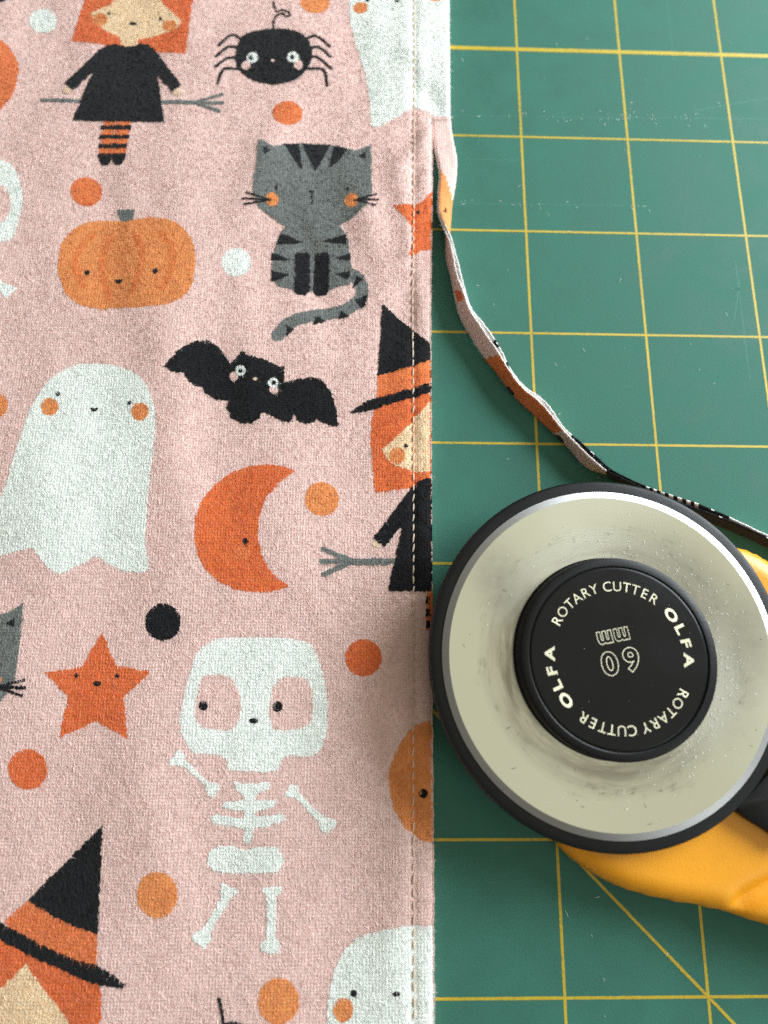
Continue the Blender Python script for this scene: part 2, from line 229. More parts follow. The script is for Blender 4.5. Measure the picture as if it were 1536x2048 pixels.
  ["dress","bk","P",[[-19.96,93.17],[-23.91,93.31],[-25.36,92.55],[-26.8,91.06],[-34.2,80.87],[-31.92,79.05],[-28.41,83.77],[-29.29,79.49],[-31.19,70.44],[-20.32,70.44]]],
 ]),
 dict(n='moon_print', l='printed orange crescent moon', s=[
  ["body","od","P",[[-50.05,94.49],[-52.23,95.39],[-55.81,95.83],[-59.36,95.56],[-63.19,94.15],[-66.23,91.72],[-68.47,88.41],[-69.59,84.45],[-69.49,80.55],[-68.58,77.4],[-66.83,74.3],[-63.95,71.91],[-60.8,70.57],[-57.37,70.08],[-53.97,70.21],[-51.6,70.64],[-50.6,71.33],[-52.71,72.68],[-54.87,75.08],[-56.38,77.85],[-57.07,81.37],[-56.91,85.29],[-55.85,88.91],[-53.84,91.49],[-51.79,93.36]]],
  ["cheek","om","S",[[-58.45,77.84],[-58.56,77.2],[-58.94,76.69],[-59.5,76.4],[-60.14,76.39],[-60.74,76.67],[-61.17,77.18],[-61.35,77.81],[-61.24,78.45],[-60.86,78.96],[-60.3,79.25],[-59.65,79.26],[-59.06,78.98],[-58.63,78.47]]],
  ["eye","bk","S",[[-58.95,80.08],[-59.1,79.65],[-59.5,79.47],[-59.93,79.65],[-60.12,80.07],[-59.97,80.49],[-59.57,80.67],[-59.14,80.5]]],
 ]),
 dict(n='dot_print', l=None, s=[
  ["dot","ol","S",[[-41.26,88.89],[-41.56,87.37],[-42.48,86.15],[-43.81,85.47],[-45.32,85.46],[-46.69,86.11],[-47.66,87.31],[-48.05,88.81],[-47.76,90.34],[-46.85,91.57],[-45.51,92.27],[-43.99,92.29],[-42.6,91.62],[-41.63,90.4]]],
 ]),
 dict(n='dot_print', l=None, s=[
  ["dot","bk","S",[[-70.99,64.29],[-71.2,62.78],[-72.05,61.56],[-73.34,60.89],[-74.83,60.88],[-76.23,61.54],[-77.26,62.74],[-77.73,64.25],[-77.53,65.77],[-76.69,67.0],[-75.39,67.69],[-73.88,67.7],[-72.47,67.03],[-71.43,65.81]]],
 ]),
 dict(n='star_print', l='printed orange star with small face, whole star', s=[
  ["body","od","P",[[-85.81,62.49],[-84.25,59.23],[-82.61,56.24],[-75.91,54.91],[-80.48,50.46],[-79.08,43.21],[-85.1,46.16],[-91.68,43.3],[-90.83,50.43],[-95.56,54.83],[-88.9,55.85]]],
  ["eye","bk","S",[[-89.31,54.31],[-89.4,54.01],[-89.7,53.88],[-90.02,54.01],[-90.18,54.31],[-90.09,54.61],[-89.79,54.73],[-89.47,54.61]]],
  ["eye","bk","S",[[-81.65,54.34],[-81.76,54.02],[-82.07,53.89],[-82.41,54.02],[-82.57,54.33],[-82.47,54.65],[-82.16,54.79],[-81.82,54.66]]],
  ["mouth","bk","S",[[-84.97,52.84],[-85.02,52.62],[-85.22,52.45],[-85.52,52.35],[-85.86,52.35],[-86.18,52.45],[-86.42,52.62],[-86.51,52.83],[-86.46,53.05],[-86.26,53.22],[-85.96,53.32],[-85.62,53.32],[-85.3,53.22],[-85.07,53.05]]],
 ]),
 dict(n='dot_print', l=None, s=[
  ["dot","od","S",[[-93.19,37.8],[-93.35,36.31],[-94.17,35.12],[-95.46,34.47],[-97.0,34.47],[-98.46,35.12],[-99.57,36.31],[-100.11,37.8],[-99.97,39.29],[-99.17,40.5],[-97.86,41.17],[-96.31,41.17],[-94.83,40.5],[-93.72,39.3]]],
 ]),
 dict(n='cat_print', l='printed grey cat cut off by left border', s=[
  ["head","gr","P",[[-106.9,65.18],[-105.46,65.44],[-104.04,65.82],[-102.68,66.69],[-101.21,67.74],[-100.9,61.56],[-100.72,53.68],[-102.03,50.86],[-103.24,49.23],[-104.58,48.54]]],
  ["stripe","bg","P",[[-104.02,63.85],[-102.54,64.72],[-102.33,63.13]]],
  ["cheek","ol","S",[[-103.3,53.48],[-103.44,52.98],[-103.92,52.77],[-104.46,52.98],[-104.74,53.47],[-104.59,53.97],[-104.11,54.18],[-103.57,53.98]]],
  ["whisker","bk","K",[[-104.13,52.21],[-99.13,53.45]],0.55],
  ["whisker","bk","K",[[-104.13,52.21],[-98.83,52.04]],0.55],
  ["whisker","bk","K",[[-104.13,52.21],[-99.25,50.68]],0.55],
 ]),
 dict(n='skeleton_print', l='printed white skeleton waving one arm', s=[
  ["skull","wh","S",[[-64.12,61.01],[-60.92,61.39],[-56.21,61.42],[-51.23,61.32],[-47.98,60.97],[-45.7,59.64],[-44.25,56.74],[-43.17,53.16],[-42.56,48.45],[-42.58,44.51],[-43.24,41.99],[-44.64,40.29],[-46.78,39.95],[-49.9,40.06],[-50.82,39.04],[-51.48,37.69],[-52.18,37.36],[-56.22,37.47],[-60.05,37.91],[-60.84,39.26],[-62.09,40.27],[-64.01,40.5],[-66.64,40.61],[-68.46,42.64],[-69.46,44.92],[-69.77,47.46],[-69.15,52.13],[-68.12,56.41],[-66.95,59.06]]],
  ["socket","pk","S",[[-66.12,54.03],[-62.98,54.64],[-60.73,53.81],[-59.13,51.45],[-58.72,48.41],[-59.29,45.63],[-60.68,44.6],[-63.34,44.82],[-65.78,45.39],[-66.97,47.0],[-66.96,50.26]]],
  ["socket","pk","S",[[-52.83,52.42],[-51.43,53.96],[-48.49,54.21],[-46.5,53.63],[-45.57,51.26],[-45.45,47.51],[-46.0,45.43],[-48.15,44.73],[-51.76,44.5],[-52.77,45.41],[-53.49,47.96]]],
  ["eye","bk","S",[[-64.76,48.96],[-64.82,48.58],[-65.05,48.28],[-65.4,48.12],[-65.8,48.11],[-66.17,48.28],[-66.44,48.58],[-66.55,48.95],[-66.49,49.33],[-66.26,49.63],[-65.91,49.79],[-65.51,49.8],[-65.14,49.63],[-64.87,49.33]]],
  ["eye","bk","S",[[-51.02,48.78],[-51.09,48.36],[-51.34,48.02],[-51.7,47.83],[-52.11,47.82],[-52.49,48.01],[-52.76,48.35],[-52.87,48.78],[-52.79,49.2],[-52.55,49.54],[-52.19,49.74],[-51.78,49.74],[-51.4,49.55],[-51.13,49.21]]],
  ["mouth","bk","S",[[-55.32,46.26],[-55.4,46.06],[-55.63,45.9],[-55.97,45.81],[-56.36,45.81],[-56.71,45.9],[-56.96,46.06],[-57.06,46.26],[-56.98,46.46],[-56.75,46.62],[-56.41,46.71],[-56.02,46.71],[-55.67,46.62],[-55.42,46.46]]],
  ["bone","wh","P",[[-71.06,39.33],[-69.54,41.24],[-68.29,40.34],[-68.09,39.22],[-63.95,35.87],[-61.54,35.1],[-62.18,34.1],[-63.03,32.68],[-64.05,33.89],[-64.24,34.99],[-68.63,38.55],[-70.76,38.54]]],
  ["ribs","wh","P",[[-59.34,35.87],[-57.53,35.32],[-54.7,35.43],[-52.59,35.87],[-52.88,34.43],[-54.86,33.88],[-55.17,33.0],[-55.26,32.52],[-51.5,32.56],[-51.34,31.57],[-54.94,30.64],[-55.25,29.83],[-49.75,30.15],[-49.47,29.07],[-55.03,27.78],[-55.34,26.92],[-55.72,25.42],[-57.02,25.75],[-56.78,27.78],[-62.78,28.76],[-63.08,29.74],[-62.17,30.17],[-57.22,29.4],[-57.05,30.64],[-61.07,31.25],[-60.9,32.35],[-57.38,32.52],[-57.19,33.22],[-58.66,34.32]]],
  ["bone","wh","P",[[-49.99,33.33],[-49.0,35.1],[-47.81,35.1],[-47.29,33.66],[-42.92,29.71],[-40.55,29.05],[-40.65,28.19],[-41.67,26.9],[-43.08,27.11],[-43.72,28.84],[-47.97,32.89]]],
  ["pelvis","wh","P",[[-62.93,23.95],[-61.84,24.9],[-58.83,24.9],[-56.7,24.15],[-54.42,24.89],[-50.93,24.77],[-49.84,23.71],[-49.77,21.8],[-50.76,20.65],[-54.44,20.56],[-59.49,20.47],[-62.28,21.0],[-63.17,22.26]]],
  ["bone","wh","P",[[-60.44,19.12],[-59.37,18.49],[-57.52,17.96],[-57.69,17.03],[-58.8,16.42],[-61.88,11.34],[-61.8,10.13],[-62.72,8.74],[-64.95,10.15],[-64.89,10.95],[-63.26,11.75],[-60.4,16.63],[-60.71,17.87]]],
  ["bone","wh","P",[[-53.17,18.05],[-51.81,18.36],[-49.98,18.46],[-49.82,17.42],[-50.71,16.8],[-50.68,10.68],[-49.73,9.47],[-50.11,7.87],[-51.12,7.88],[-52.94,8.29],[-53.21,9.29],[-52.14,10.49],[-52.53,16.6]]],
 ]),
 dict(n='dot_print', l=None, s=[
  ["dot","od","S",[[-32.39,57.81],[-32.73,56.32],[-33.69,55.13],[-35.07,54.47],[-36.61,54.46],[-38.01,55.11],[-39.0,56.29],[-39.37,57.78],[-39.05,59.28],[-38.1,60.48],[-36.71,61.16],[-35.14,61.17],[-33.73,60.51],[-32.75,59.3]]],
 ]),
 dict(n='dot_print', l=None, s=[
  ["dot","ol","S",[[-67.93,17.33],[-68.16,15.74],[-69.04,14.48],[-70.38,13.79],[-71.94,13.79],[-73.4,14.5],[-74.48,15.77],[-74.97,17.36],[-74.77,18.95],[-73.9,20.23],[-72.54,20.95],[-70.97,20.94],[-69.49,20.22],[-68.4,18.93]]],
 ]),
 dict(n='witch_print', l='printed witch hat and hair at bottom left corner', s=[
  ["hair","od","P",[[-99.34,10.98],[-93.31,8.96],[-87.5,6.55],[-80.64,4.36],[-79.58,2.6],[-79.38,0.67],[-79.29,-4.47],[-97.2,-4.32]]],
  ["face","pe","P",[[-92.91,6.68],[-91.25,4.81],[-88.26,1.88],[-84.55,-1.97],[-82.11,-4.45],[-97.2,-4.32],[-98.1,2.15],[-96.9,2.91],[-94.95,4.64]]],
  ["hat_band","om","P",[[-93.93,16.4],[-89.5,14.15],[-84.81,12.21],[-81.25,11.29],[-80.8,6.32],[-86.53,7.73],[-92.33,9.94],[-97.25,12.77],[-97.42,13.17]]],
  ["hat","bk","P",[[-82.21,28.41],[-82.05,25.74],[-81.25,11.29],[-84.8,12.15],[-89.5,14.09],[-93.97,16.36]]],
  ["brim","bk","P",[[-99.74,13.89],[-98.31,13.18],[-94.73,11.35],[-88.88,8.93],[-84.27,7.32],[-80.87,6.51],[-78.08,5.22],[-75.72,3.64],[-75.88,2.96],[-78.33,3.27],[-81.7,3.97],[-87.44,6.06],[-93.21,8.16],[-96.51,9.77],[-99.36,11.18]]],
 ]),
 dict(n='dot_print', l=None, s=[
  ["dot","ol","S",[[-46.16,0.87],[-46.45,-0.62],[-47.37,-1.8],[-48.73,-2.44],[-50.26,-2.43],[-51.67,-1.76],[-52.68,-0.57],[-53.09,0.92],[-52.82,2.41],[-51.91,3.61],[-50.55,4.28],[-48.99,4.27],[-47.57,3.59],[-46.56,2.37]]],
 ]),
 dict(n='ghost_print', l='printed white ghost at bottom border crossed by seam', s=[
  ["body","wh","P",[[-41.44,-4.68],[-41.36,-2.3],[-41.28,0.11],[-40.93,2.54],[-40.29,5.48],[-38.8,8.21],[-36.57,10.21],[-32.6,11.45],[-29.75,12.07],[-26.6,12.31],[-24.31,12.05],[-19.44,12.15],[-19.77,-4.86]]],
  ["eye","bk","S",[[-36.33,1.77],[-36.5,1.38],[-36.91,1.22],[-37.33,1.38],[-37.51,1.78],[-37.34,2.18],[-36.93,2.34],[-36.51,2.17]]],
  ["eye","bk","S",[[-28.92,1.89],[-29.12,1.62],[-29.6,1.51],[-30.07,1.63],[-30.27,1.9],[-30.07,2.18],[-29.6,2.29],[-29.12,2.17]]],
  ["cheek","ol","S",[[-36.91,-0.65],[-37.07,-1.43],[-37.53,-2.06],[-38.22,-2.4],[-38.98,-2.39],[-39.67,-2.04],[-40.16,-1.41],[-40.35,-0.62],[-40.2,0.16],[-39.73,0.79],[-39.05,1.14],[-38.28,1.13],[-37.58,0.78],[-37.09,0.14]]],
 ]),
 dict(n='spider_print', l='printed black thread and spider back at bottom border', s=[
  ["thread","bk","C",[[-59.79,1.21],[-59.22,-0.48],[-58.62,-3.59]],0.6],
  ["body","bk","S",[[-55.37,-3.03],[-55.52,-3.46],[-56.0,-3.8],[-56.7,-3.99],[-57.49,-3.98],[-58.21,-3.78],[-58.73,-3.43],[-58.93,-3.0],[-58.78,-2.56],[-58.31,-2.22],[-57.6,-2.03],[-56.81,-2.04],[-56.08,-2.24],[-55.57,-2.59]]],
 ]),
 dict(n='pumpkin_print', l='printed orange pumpkin cut through by fabric edge', s=[
  ["body","ol","S",[[-19.5,46.81],[-23.27,46.45],[-27.04,44.66],[-30.3,39.39],[-30.93,35.08],[-29.37,30.0],[-26.2,26.66],[-22.96,25.41],[-19.89,25.16]]],
  ["eye","bk","S",[[-23.87,33.8],[-24.12,33.26],[-24.7,33.03],[-25.28,33.26],[-25.52,33.8],[-25.28,34.34],[-24.69,34.57],[-24.11,34.34]]],
 ]),
]
CUT = [[-20.52,228.09],[-21.1,180.33],[-21.61,156.15],[-22.15,128.86],[-22.45,88.86],[-22.7,59.25],[-22.84,28.32],[-23.0,-2.9],[-23.05,-9.59]]
UNC = [[-16.62,228.24],[-16.59,215.67],[-16.79,197.61],[-16.98,180.45]]
SEAM = [[-25.17,227.91],[-25.24,215.36],[-25.6,171.96],[-26.14,133.57],[-26.1,99.39],[-26.4,59.24],[-26.54,32.52],[-26.55,-2.87],[-26.58,-9.56]]
STRIP = [[-21.1,180.33,1.6,-16.98,180.45,1.6],[-20.98,175.77,1.6,-16.69,176.99,1.6],[-20.43,170.56,1.8,-15.89,171.63,1.8],[-19.72,165.48,2.1,-15.64,168.17,1.6],[-20.08,160.17,2.6,-16.07,162.87,1.4],[-20.0,154.91,3.2,-16.88,157.89,1.2],[-18.72,150.34,3.9,-17.11,153.68,0.6],[-17.39,146.65,4.2,-17.59,149.35,0.2],[-16.6,142.37,4.2,-17.67,144.66,0.1],[-15.93,138.26,4.2,-16.79,140.56,0.1],[-14.73,134.22,4.2,-16.23,136.47,0.1],[-13.54,130.22,4.2,-15.3,131.74,0.1],[-11.71,127.1,4.2,-13.64,127.64,0.1],[-8.48,121.86,4.2,-10.24,121.52,0.1],[-6.02,117.25,4.2,-7.19,117.43,0.1],[-3.17,112.83,4.2,-4.0,112.71,0.1],[-0.08,110.0,4.2,-1.05,109.57,0.1],[2.37,107.19,4.2,1.85,106.73,0.1],[4.77,103.97,4.2,4.62,104.02,0.1],[7.37,101.11,4.2,7.33,101.01,0.1],[10.51,97.64,4.2,10.54,97.17,0.1],[13.3,95.26,4.2,15.25,95.5,0.1],[16.53,93.62,4.2,18.65,93.27,0.1],[22.57,90.68,4.2,24.84,89.71,0.1],[30.68,87.78,4.2,33.1,86.62,0.1],[36.69,85.5,4.2,39.38,84.06,0.1],[44.02,82.03,4.2,46.94,80.49,0.1],[51.89,77.9,4.2,55.05,76.25,0.1],[65.3,74.06,4.2,68.85,72.09,0.1],[81.08,72.7,4.2,84.89,70.59,0.1],[95.97,76.27,4.2,99.97,73.94,0.1]]
HAND = [[-6.15,33.57],[-1.9,26.86],[1.65,23.12],[7.93,19.5],[14.7,17.39],[22.38,16.05],[28.32,14.79],[33.86,13.24]]
HTOP = [[42.18,76.98],[38.5,79.0],[35.0,80.15],[31.24,80.9]]
LOCK = [[28.32,32.93],[30.32,35.07],[34.58,38.94],[40.98,44.28],[48.86,37.72],[38.63,27.74],[33.34,29.46]]
FOLD = [[27.21,16.36],[29.14,17.41],[33.32,19.22],[39.2,21.74]]
SC = [[[38.73,219.75],[38.73,201.26]],[[41.92,186.35],[60.98,190.7]],[[48.08,141.01],[45.52,131.04]],[[-16.24,183.22],[60.18,184.59]],[[-13.53,171.31],[-0.59,171.25]],[[-16.69,159.27],[23.35,159.72]],[[47.53,146.07],[47.36,116.76]]]

# ------------------------------------------------------------------ helpers
def lin(r, g, b):
    f = lambda c: ((c / 255.0 + 0.055) / 1.055) ** 2.4 if c > 10 else c / 255.0 / 12.92
    return (f(r), f(g), f(b), 1.0)

def mesh_arrays(name, V, polys, mats, midx=None, smooth=True):
    """V: n x 3 in mm; polys: list of arrays (faces of equal size each)"""
    me = bpy.data.meshes.new(name)
    V = np.asarray(V, dtype=np.float64) * S
    me.vertices.add(len(V))
    me.vertices.foreach_set('co', V.astype(np.float32).ravel())
    loops = np.concatenate([np.asarray(p, dtype=np.int32).ravel() for p in polys])
    cnt = np.concatenate([np.full(len(p), np.asarray(p).shape[1], dtype=np.int32) for p in polys])
    start = np.concatenate([[0], np.cumsum(cnt)[:-1]]).astype(np.int32)
    me.loops.add(len(loops))
    me.loops.foreach_set('vertex_index', loops)
    me.polygons.add(len(cnt))
    me.polygons.foreach_set('loop_start', start)
    me.polygons.foreach_set('loop_total', cnt)
    for m in mats:
        me.materials.append(m)
    if midx is not None:
        me.polygons.foreach_set('material_index', np.asarray(midx, dtype=np.int32))
    me.update(calc_edges=True)
    me.polygons.foreach_set('use_smooth', np.full(len(cnt), smooth))
    me.validate()
    return me

def obj(name, me, parent=None, label=None, cat=None, kind=None, group=None):
    o = bpy.data.objects.new(name, me)
    col.objects.link(o)
    if parent is not None: o.parent = parent
    if label: o['label'] = label
    if cat: o['category'] = cat
    if kind: o['kind'] = kind
    if group: o['group'] = group
    return o

def new_mat(name):
    m = bpy.data.materials.new(name)
    m.use_nodes = True
    nt = m.node_tree
    return m, nt, nt.nodes, nt.links, nt.nodes['Principled BSDF']

def N(nodes, kind, **kw):
    n = nodes.new(kind)
    for k, v in kw.items():
        if k in n.inputs: n.inputs[k].default_value = v
        else: setattr(n, k, v)
    return n

def noise(nodes, links, scale, detail=3.0, rough=0.6, vec=None):
    n = nodes.new('ShaderNodeTexNoise')
    n.inputs['Scale'].default_value = scale
    n.inputs['Detail'].default_value = detail
    n.inputs['Roughness'].default_value = rough
    if vec is not None: links.new(vec, n.inputs['Vector'])
    return n

def ramp(nodes, links, fac, stops):
    r = nodes.new('ShaderNodeValToRGB')
    e = r.color_ramp.elements
    while len(e) < len(stops): e.new(0.5)
    for el, (p_, c) in zip(e, stops):
        el.position = p_
        el.color = c if len(c) == 4 else (*c, 1)
    links.new(fac, r.inputs['Fac'])
    return r

def math_n(nodes, links, op, a, b=None):
    n = nodes.new('ShaderNodeMath'); n.operation = op
    for i, v in enumerate((a, b)):
        if v is None: continue
        if isinstance(v, (int, float)): n.inputs[i].default_value = v
        else: links.new(v, n.inputs[i])
    return n.outputs[0]

def mix(nodes, links, fac, a, b, blend='MIX'):
    n = nodes.new('ShaderNodeMix'); n.data_type = 'RGBA'; n.blend_type = blend
    for sock, v in ((n.inputs[0], fac), (n.inputs[6], a), (n.inputs[7], b)):
        if isinstance(v, (int, float)): sock.default_value = v
        elif isinstance(v, tuple): sock.default_value = v
        else: links.new(v, sock)
    return n.outputs[2]

# ------------------------------------------------------------------ materials
def cloth_mat(name, c, dark=0.72, fleck=0.0):
    """brushed cotton: plain weave seen through a short matted nap"""
    m, nt, nd, lk, b = new_mat(name)
    tc = nd.new('ShaderNodeTexCoord')
    sep = nd.new('ShaderNodeSeparateXYZ'); lk.new(tc.outputs['Object'], sep.inputs[0])
    wob = noise(nd, lk, 900, 2, 0.5, tc.outputs['Object'])
    wofs = math_n(nd, lk, 'MULTIPLY', wob.outputs['Fac'], 1.3)
    k = 2 * math.pi / 0.00056
    sx = math_n(nd, lk, 'SINE', math_n(nd, lk, 'ADD', math_n(nd, lk, 'MULTIPLY', sep.outputs['X'], k), wofs))
    sy = math_n(nd, lk, 'SINE', math_n(nd, lk, 'ADD', math_n(nd, lk, 'MULTIPLY', sep.outputs['Y'], k), wofs))
    weave = math_n(nd, lk, 'ADD', sx, sy)                              # -2 .. 2
    hole = math_n(nd, lk, 'MAXIMUM', math_n(nd, lk, 'MULTIPLY', math_n(nd, lk, 'ADD', weave, 0.6), -0.7), 0.0)
    big = noise(nd, lk, 60, 3, 0.6, tc.outputs['Object'])               # where the nap has worn thin
    worn = ramp(nd, lk, big.outputs['Fac'], [(0.46, (0.12,) * 3), (0.72, (1,) * 3)])
    holes = math_n(nd, lk, 'MULTIPLY', hole, worn.outputs['Color'])
    fuzz = noise(nd, lk, 1500, 4, 0.65, tc.outputs['Object'])
    fz = ramp(nd, lk, fuzz.outputs['Fac'], [(0.30, (dark,) * 3), (0.50, (1,) * 3), (0.72, (1.12,) * 3)])
    mid = noise(nd, lk, 420, 3, 0.6, tc.outputs['Object'])
    md = ramp(nd, lk, mid.outputs['Fac'], [(0.3, (0.90,) * 3), (0.7, (1.06,) * 3)])
    cc = mix(nd, lk, 1.0, c, fz.outputs['Color'], 'MULTIPLY')
    cc = mix(nd, lk, 1.0, cc, md.outputs['Color'], 'MULTIPLY')
    cc = mix(nd, lk, math_n(nd, lk, 'MULTIPLY', holes, 0.7), cc, tuple(0.5 * x for x in c[:3]) + (1,))
    if fleck:
        fl = noise(nd, lk, 1500, 3, 0.75, tc.outputs['Object'])
        fr = ramp(nd, lk, fl.outputs['Fac'], [(0.60, (0,) * 3), (0.74, (1,) * 3)])
        cc = mix(nd, lk, math_n(nd, lk, 'MULTIPLY', fr.outputs['Color'], fleck), cc, (0.55, 0.5, 0.46, 1))
    lk.new(cc, b.inputs['Base Color'])
    b.inputs['Roughness'].default_value = 0.95
    b.inputs['Specular IOR Level'].default_value = 0.15
    b.inputs['Sheen Weight'].default_value = 0.12
    b.inputs['Sheen Roughness'].default_value = 0.6
    hgt = math_n(nd, lk, 'ADD', math_n(nd, lk, 'MULTIPLY', weave, 0.16), math_n(nd, lk, 'MULTIPLY', fuzz.outputs['Fac'], 1.5))
    hgt = math_n(nd, lk, 'ADD', hgt, math_n(nd, lk, 'MULTIPLY', mid.outputs['Fac'], 1.2))
    bp = nd.new('ShaderNodeBump')
    bp.inputs['Strength'].default_value = 0.46
    bp.inputs['Distance'].default_value = 0.00026
    lk.new(hgt, bp.inputs['Height']); lk.new(bp.outputs[0], b.inputs['Normal'])
    return m

def fibre_mat(name, c):
    m, nt, nd, lk, b = new_mat(name)
    geo = nd.new('ShaderNodeNewGeometry')
    rv = ramp(nd, lk, geo.outputs['Random Per Island'], [(0.0, (0.84,) * 3), (0.7, (1.03,) * 3), (1.0, (1.22,) * 3)])
    lk.new(mix(nd, lk, 1.0, c, rv.outputs['Color'], 'MULTIPLY'), b.inputs['Base Color'])
    b.inputs['Roughness'].default_value = 0.8
    b.inputs['Specular IOR Level'].default_value = 0.25
    return m

COL = dict(pk=lin(239, 206, 198), wh=lin(243, 247, 241), bk=lin(18, 17, 20), bg=lin(26, 27, 29), gr=lin(120, 124, 121),
           od=lin(230, 116, 60), om=lin(232, 128, 70), ol=lin(234, 150, 86), **{'or': lin(230, 134, 71)}, pe=lin(246, 217, 178), pp=lin(240, 213, 188))
CM, FM = {}, {}
for k_, c_ in COL.items():
    CM[k_] = cloth_mat('cloth_' + k_, c_, dark=0.60 if k_ in ('bk', 'bg', 'gr') else 0.80, fleck=0.0)
    lift = 0.022 if k_ in ('bk', 'bg') else 0.08
    FM[k_] = fibre_mat('fibre_' + k_, tuple(min(1, x * 1.02 + lift * (1 - x)) for x in c_[:3]) + (1,))

def plastic(name, c, rough=0.4, bump=0.3, scale=2500, wear=None, spec=0.5, vary=0.08):
    m, nt, nd, lk, b = new_mat(name)
    tc = nd.new('ShaderNodeTexCoord')
    n1 = noise(nd, lk, scale, 3, 0.6, tc.outputs['Object'])
    n2 = noise(nd, lk, 90, 4, 0.65, tc.outputs['Object'])
    v = ramp(nd, lk, n2.outputs['Fac'], [(0.3, (1 - vary,) * 3), (0.7, (1 + vary,) * 3)])
    cc = mix(nd, lk, 1.0, c, v.outputs['Color'], 'MULTIPLY')
    if wear:
        n3 = noise(nd, lk, 500, 5, 0.8, tc.outputs['Object'])
        w = ramp(nd, lk, n3.outputs['Fac'], [(0.66, (0,) * 3), (0.80, (1,) * 3)])
        cc = mix(nd, lk, math_n(nd, lk, 'MULTIPLY', w.outputs['Color'], 0.35), cc, wear)
    lk.new(cc, b.inputs['Base Color'])
    rr = ramp(nd, lk, n2.outputs['Fac'], [(0.3, (rough * 0.85,) * 3), (0.7, (min(1, rough * 1.2),) * 3)])
    lk.new(rr.outputs['Color'], b.inputs['Roughness'])
    b.inputs['Specular IOR Level'].default_value = spec
    bp = nd.new('ShaderNodeBump'); bp.inputs['Strength'].default_value = bump; bp.inputs['Distance'].default_value = 0.0001
    lk.new(n1.outputs['Fac'], bp.inputs['Height']); lk.new(bp.outputs[0], b.inputs['Normal'])
    return m

M_MAT = plastic('mat_green', lin(61, 113, 98), 0.72, 0.6, 2600, wear=lin(90, 140, 125), spec=0.22, vary=0.10)
M_BLACK = plastic('black_plastic', lin(17, 17, 18), 0.45, 0.25, 2500, wear=lin(60, 58, 56), spec=0.28)
M_CAP = plastic('cap_black', lin(15, 16, 17), 0.33, 0.10, 1800, wear=lin(46, 46, 46), spec=0.25)
M_YEL = plastic('yellow_plastic', lin(243, 163, 26), 0.40, 0.45, 2600, spec=0.45, vary=0.05)
M_PRINT = fibre_mat('print_cream', lin(250, 244, 214))
M_LINT = fibre_mat('lint_white', lin(235, 236, 230))
M_THREAD = fibre_mat('thread_cream', lin(222, 200, 180))
M_CORE = cloth_mat('cloth_cut_core', lin(250, 245, 241), dark=0.8)
M_SCR = plastic('mat_scratch', lin(76, 132, 116), 0.6, 0.3, 3000, spec=0.3)

def line_mat():
    m, nt, nd, lk, b = new_mat('line_yellow')
    tc = nd.new('ShaderNodeTexCoord')
    n1 = noise(nd, lk, 1400, 4, 0.7, tc.outputs['Object'])
    n2 = noise(nd, lk, 45, 3, 0.6, tc.outputs['Object'])
    s = math_n(nd, lk, 'ADD', math_n(nd, lk, 'MULTIPLY', n1.outputs['Fac'], 0.6), math_n(nd, lk, 'MULTIPLY', n2.outputs['Fac'], 0.4))
    r = ramp(nd, lk, s, [(0.34, lin(110, 128, 66)), (0.43, lin(186, 160, 42)), (0.62, lin(206, 180, 46))])
    lk.new(r.outputs['Color'], b.inputs['Base Color'])
    b.inputs['Roughness'].default_value = 0.6
    return m
M_LINE = line_mat()

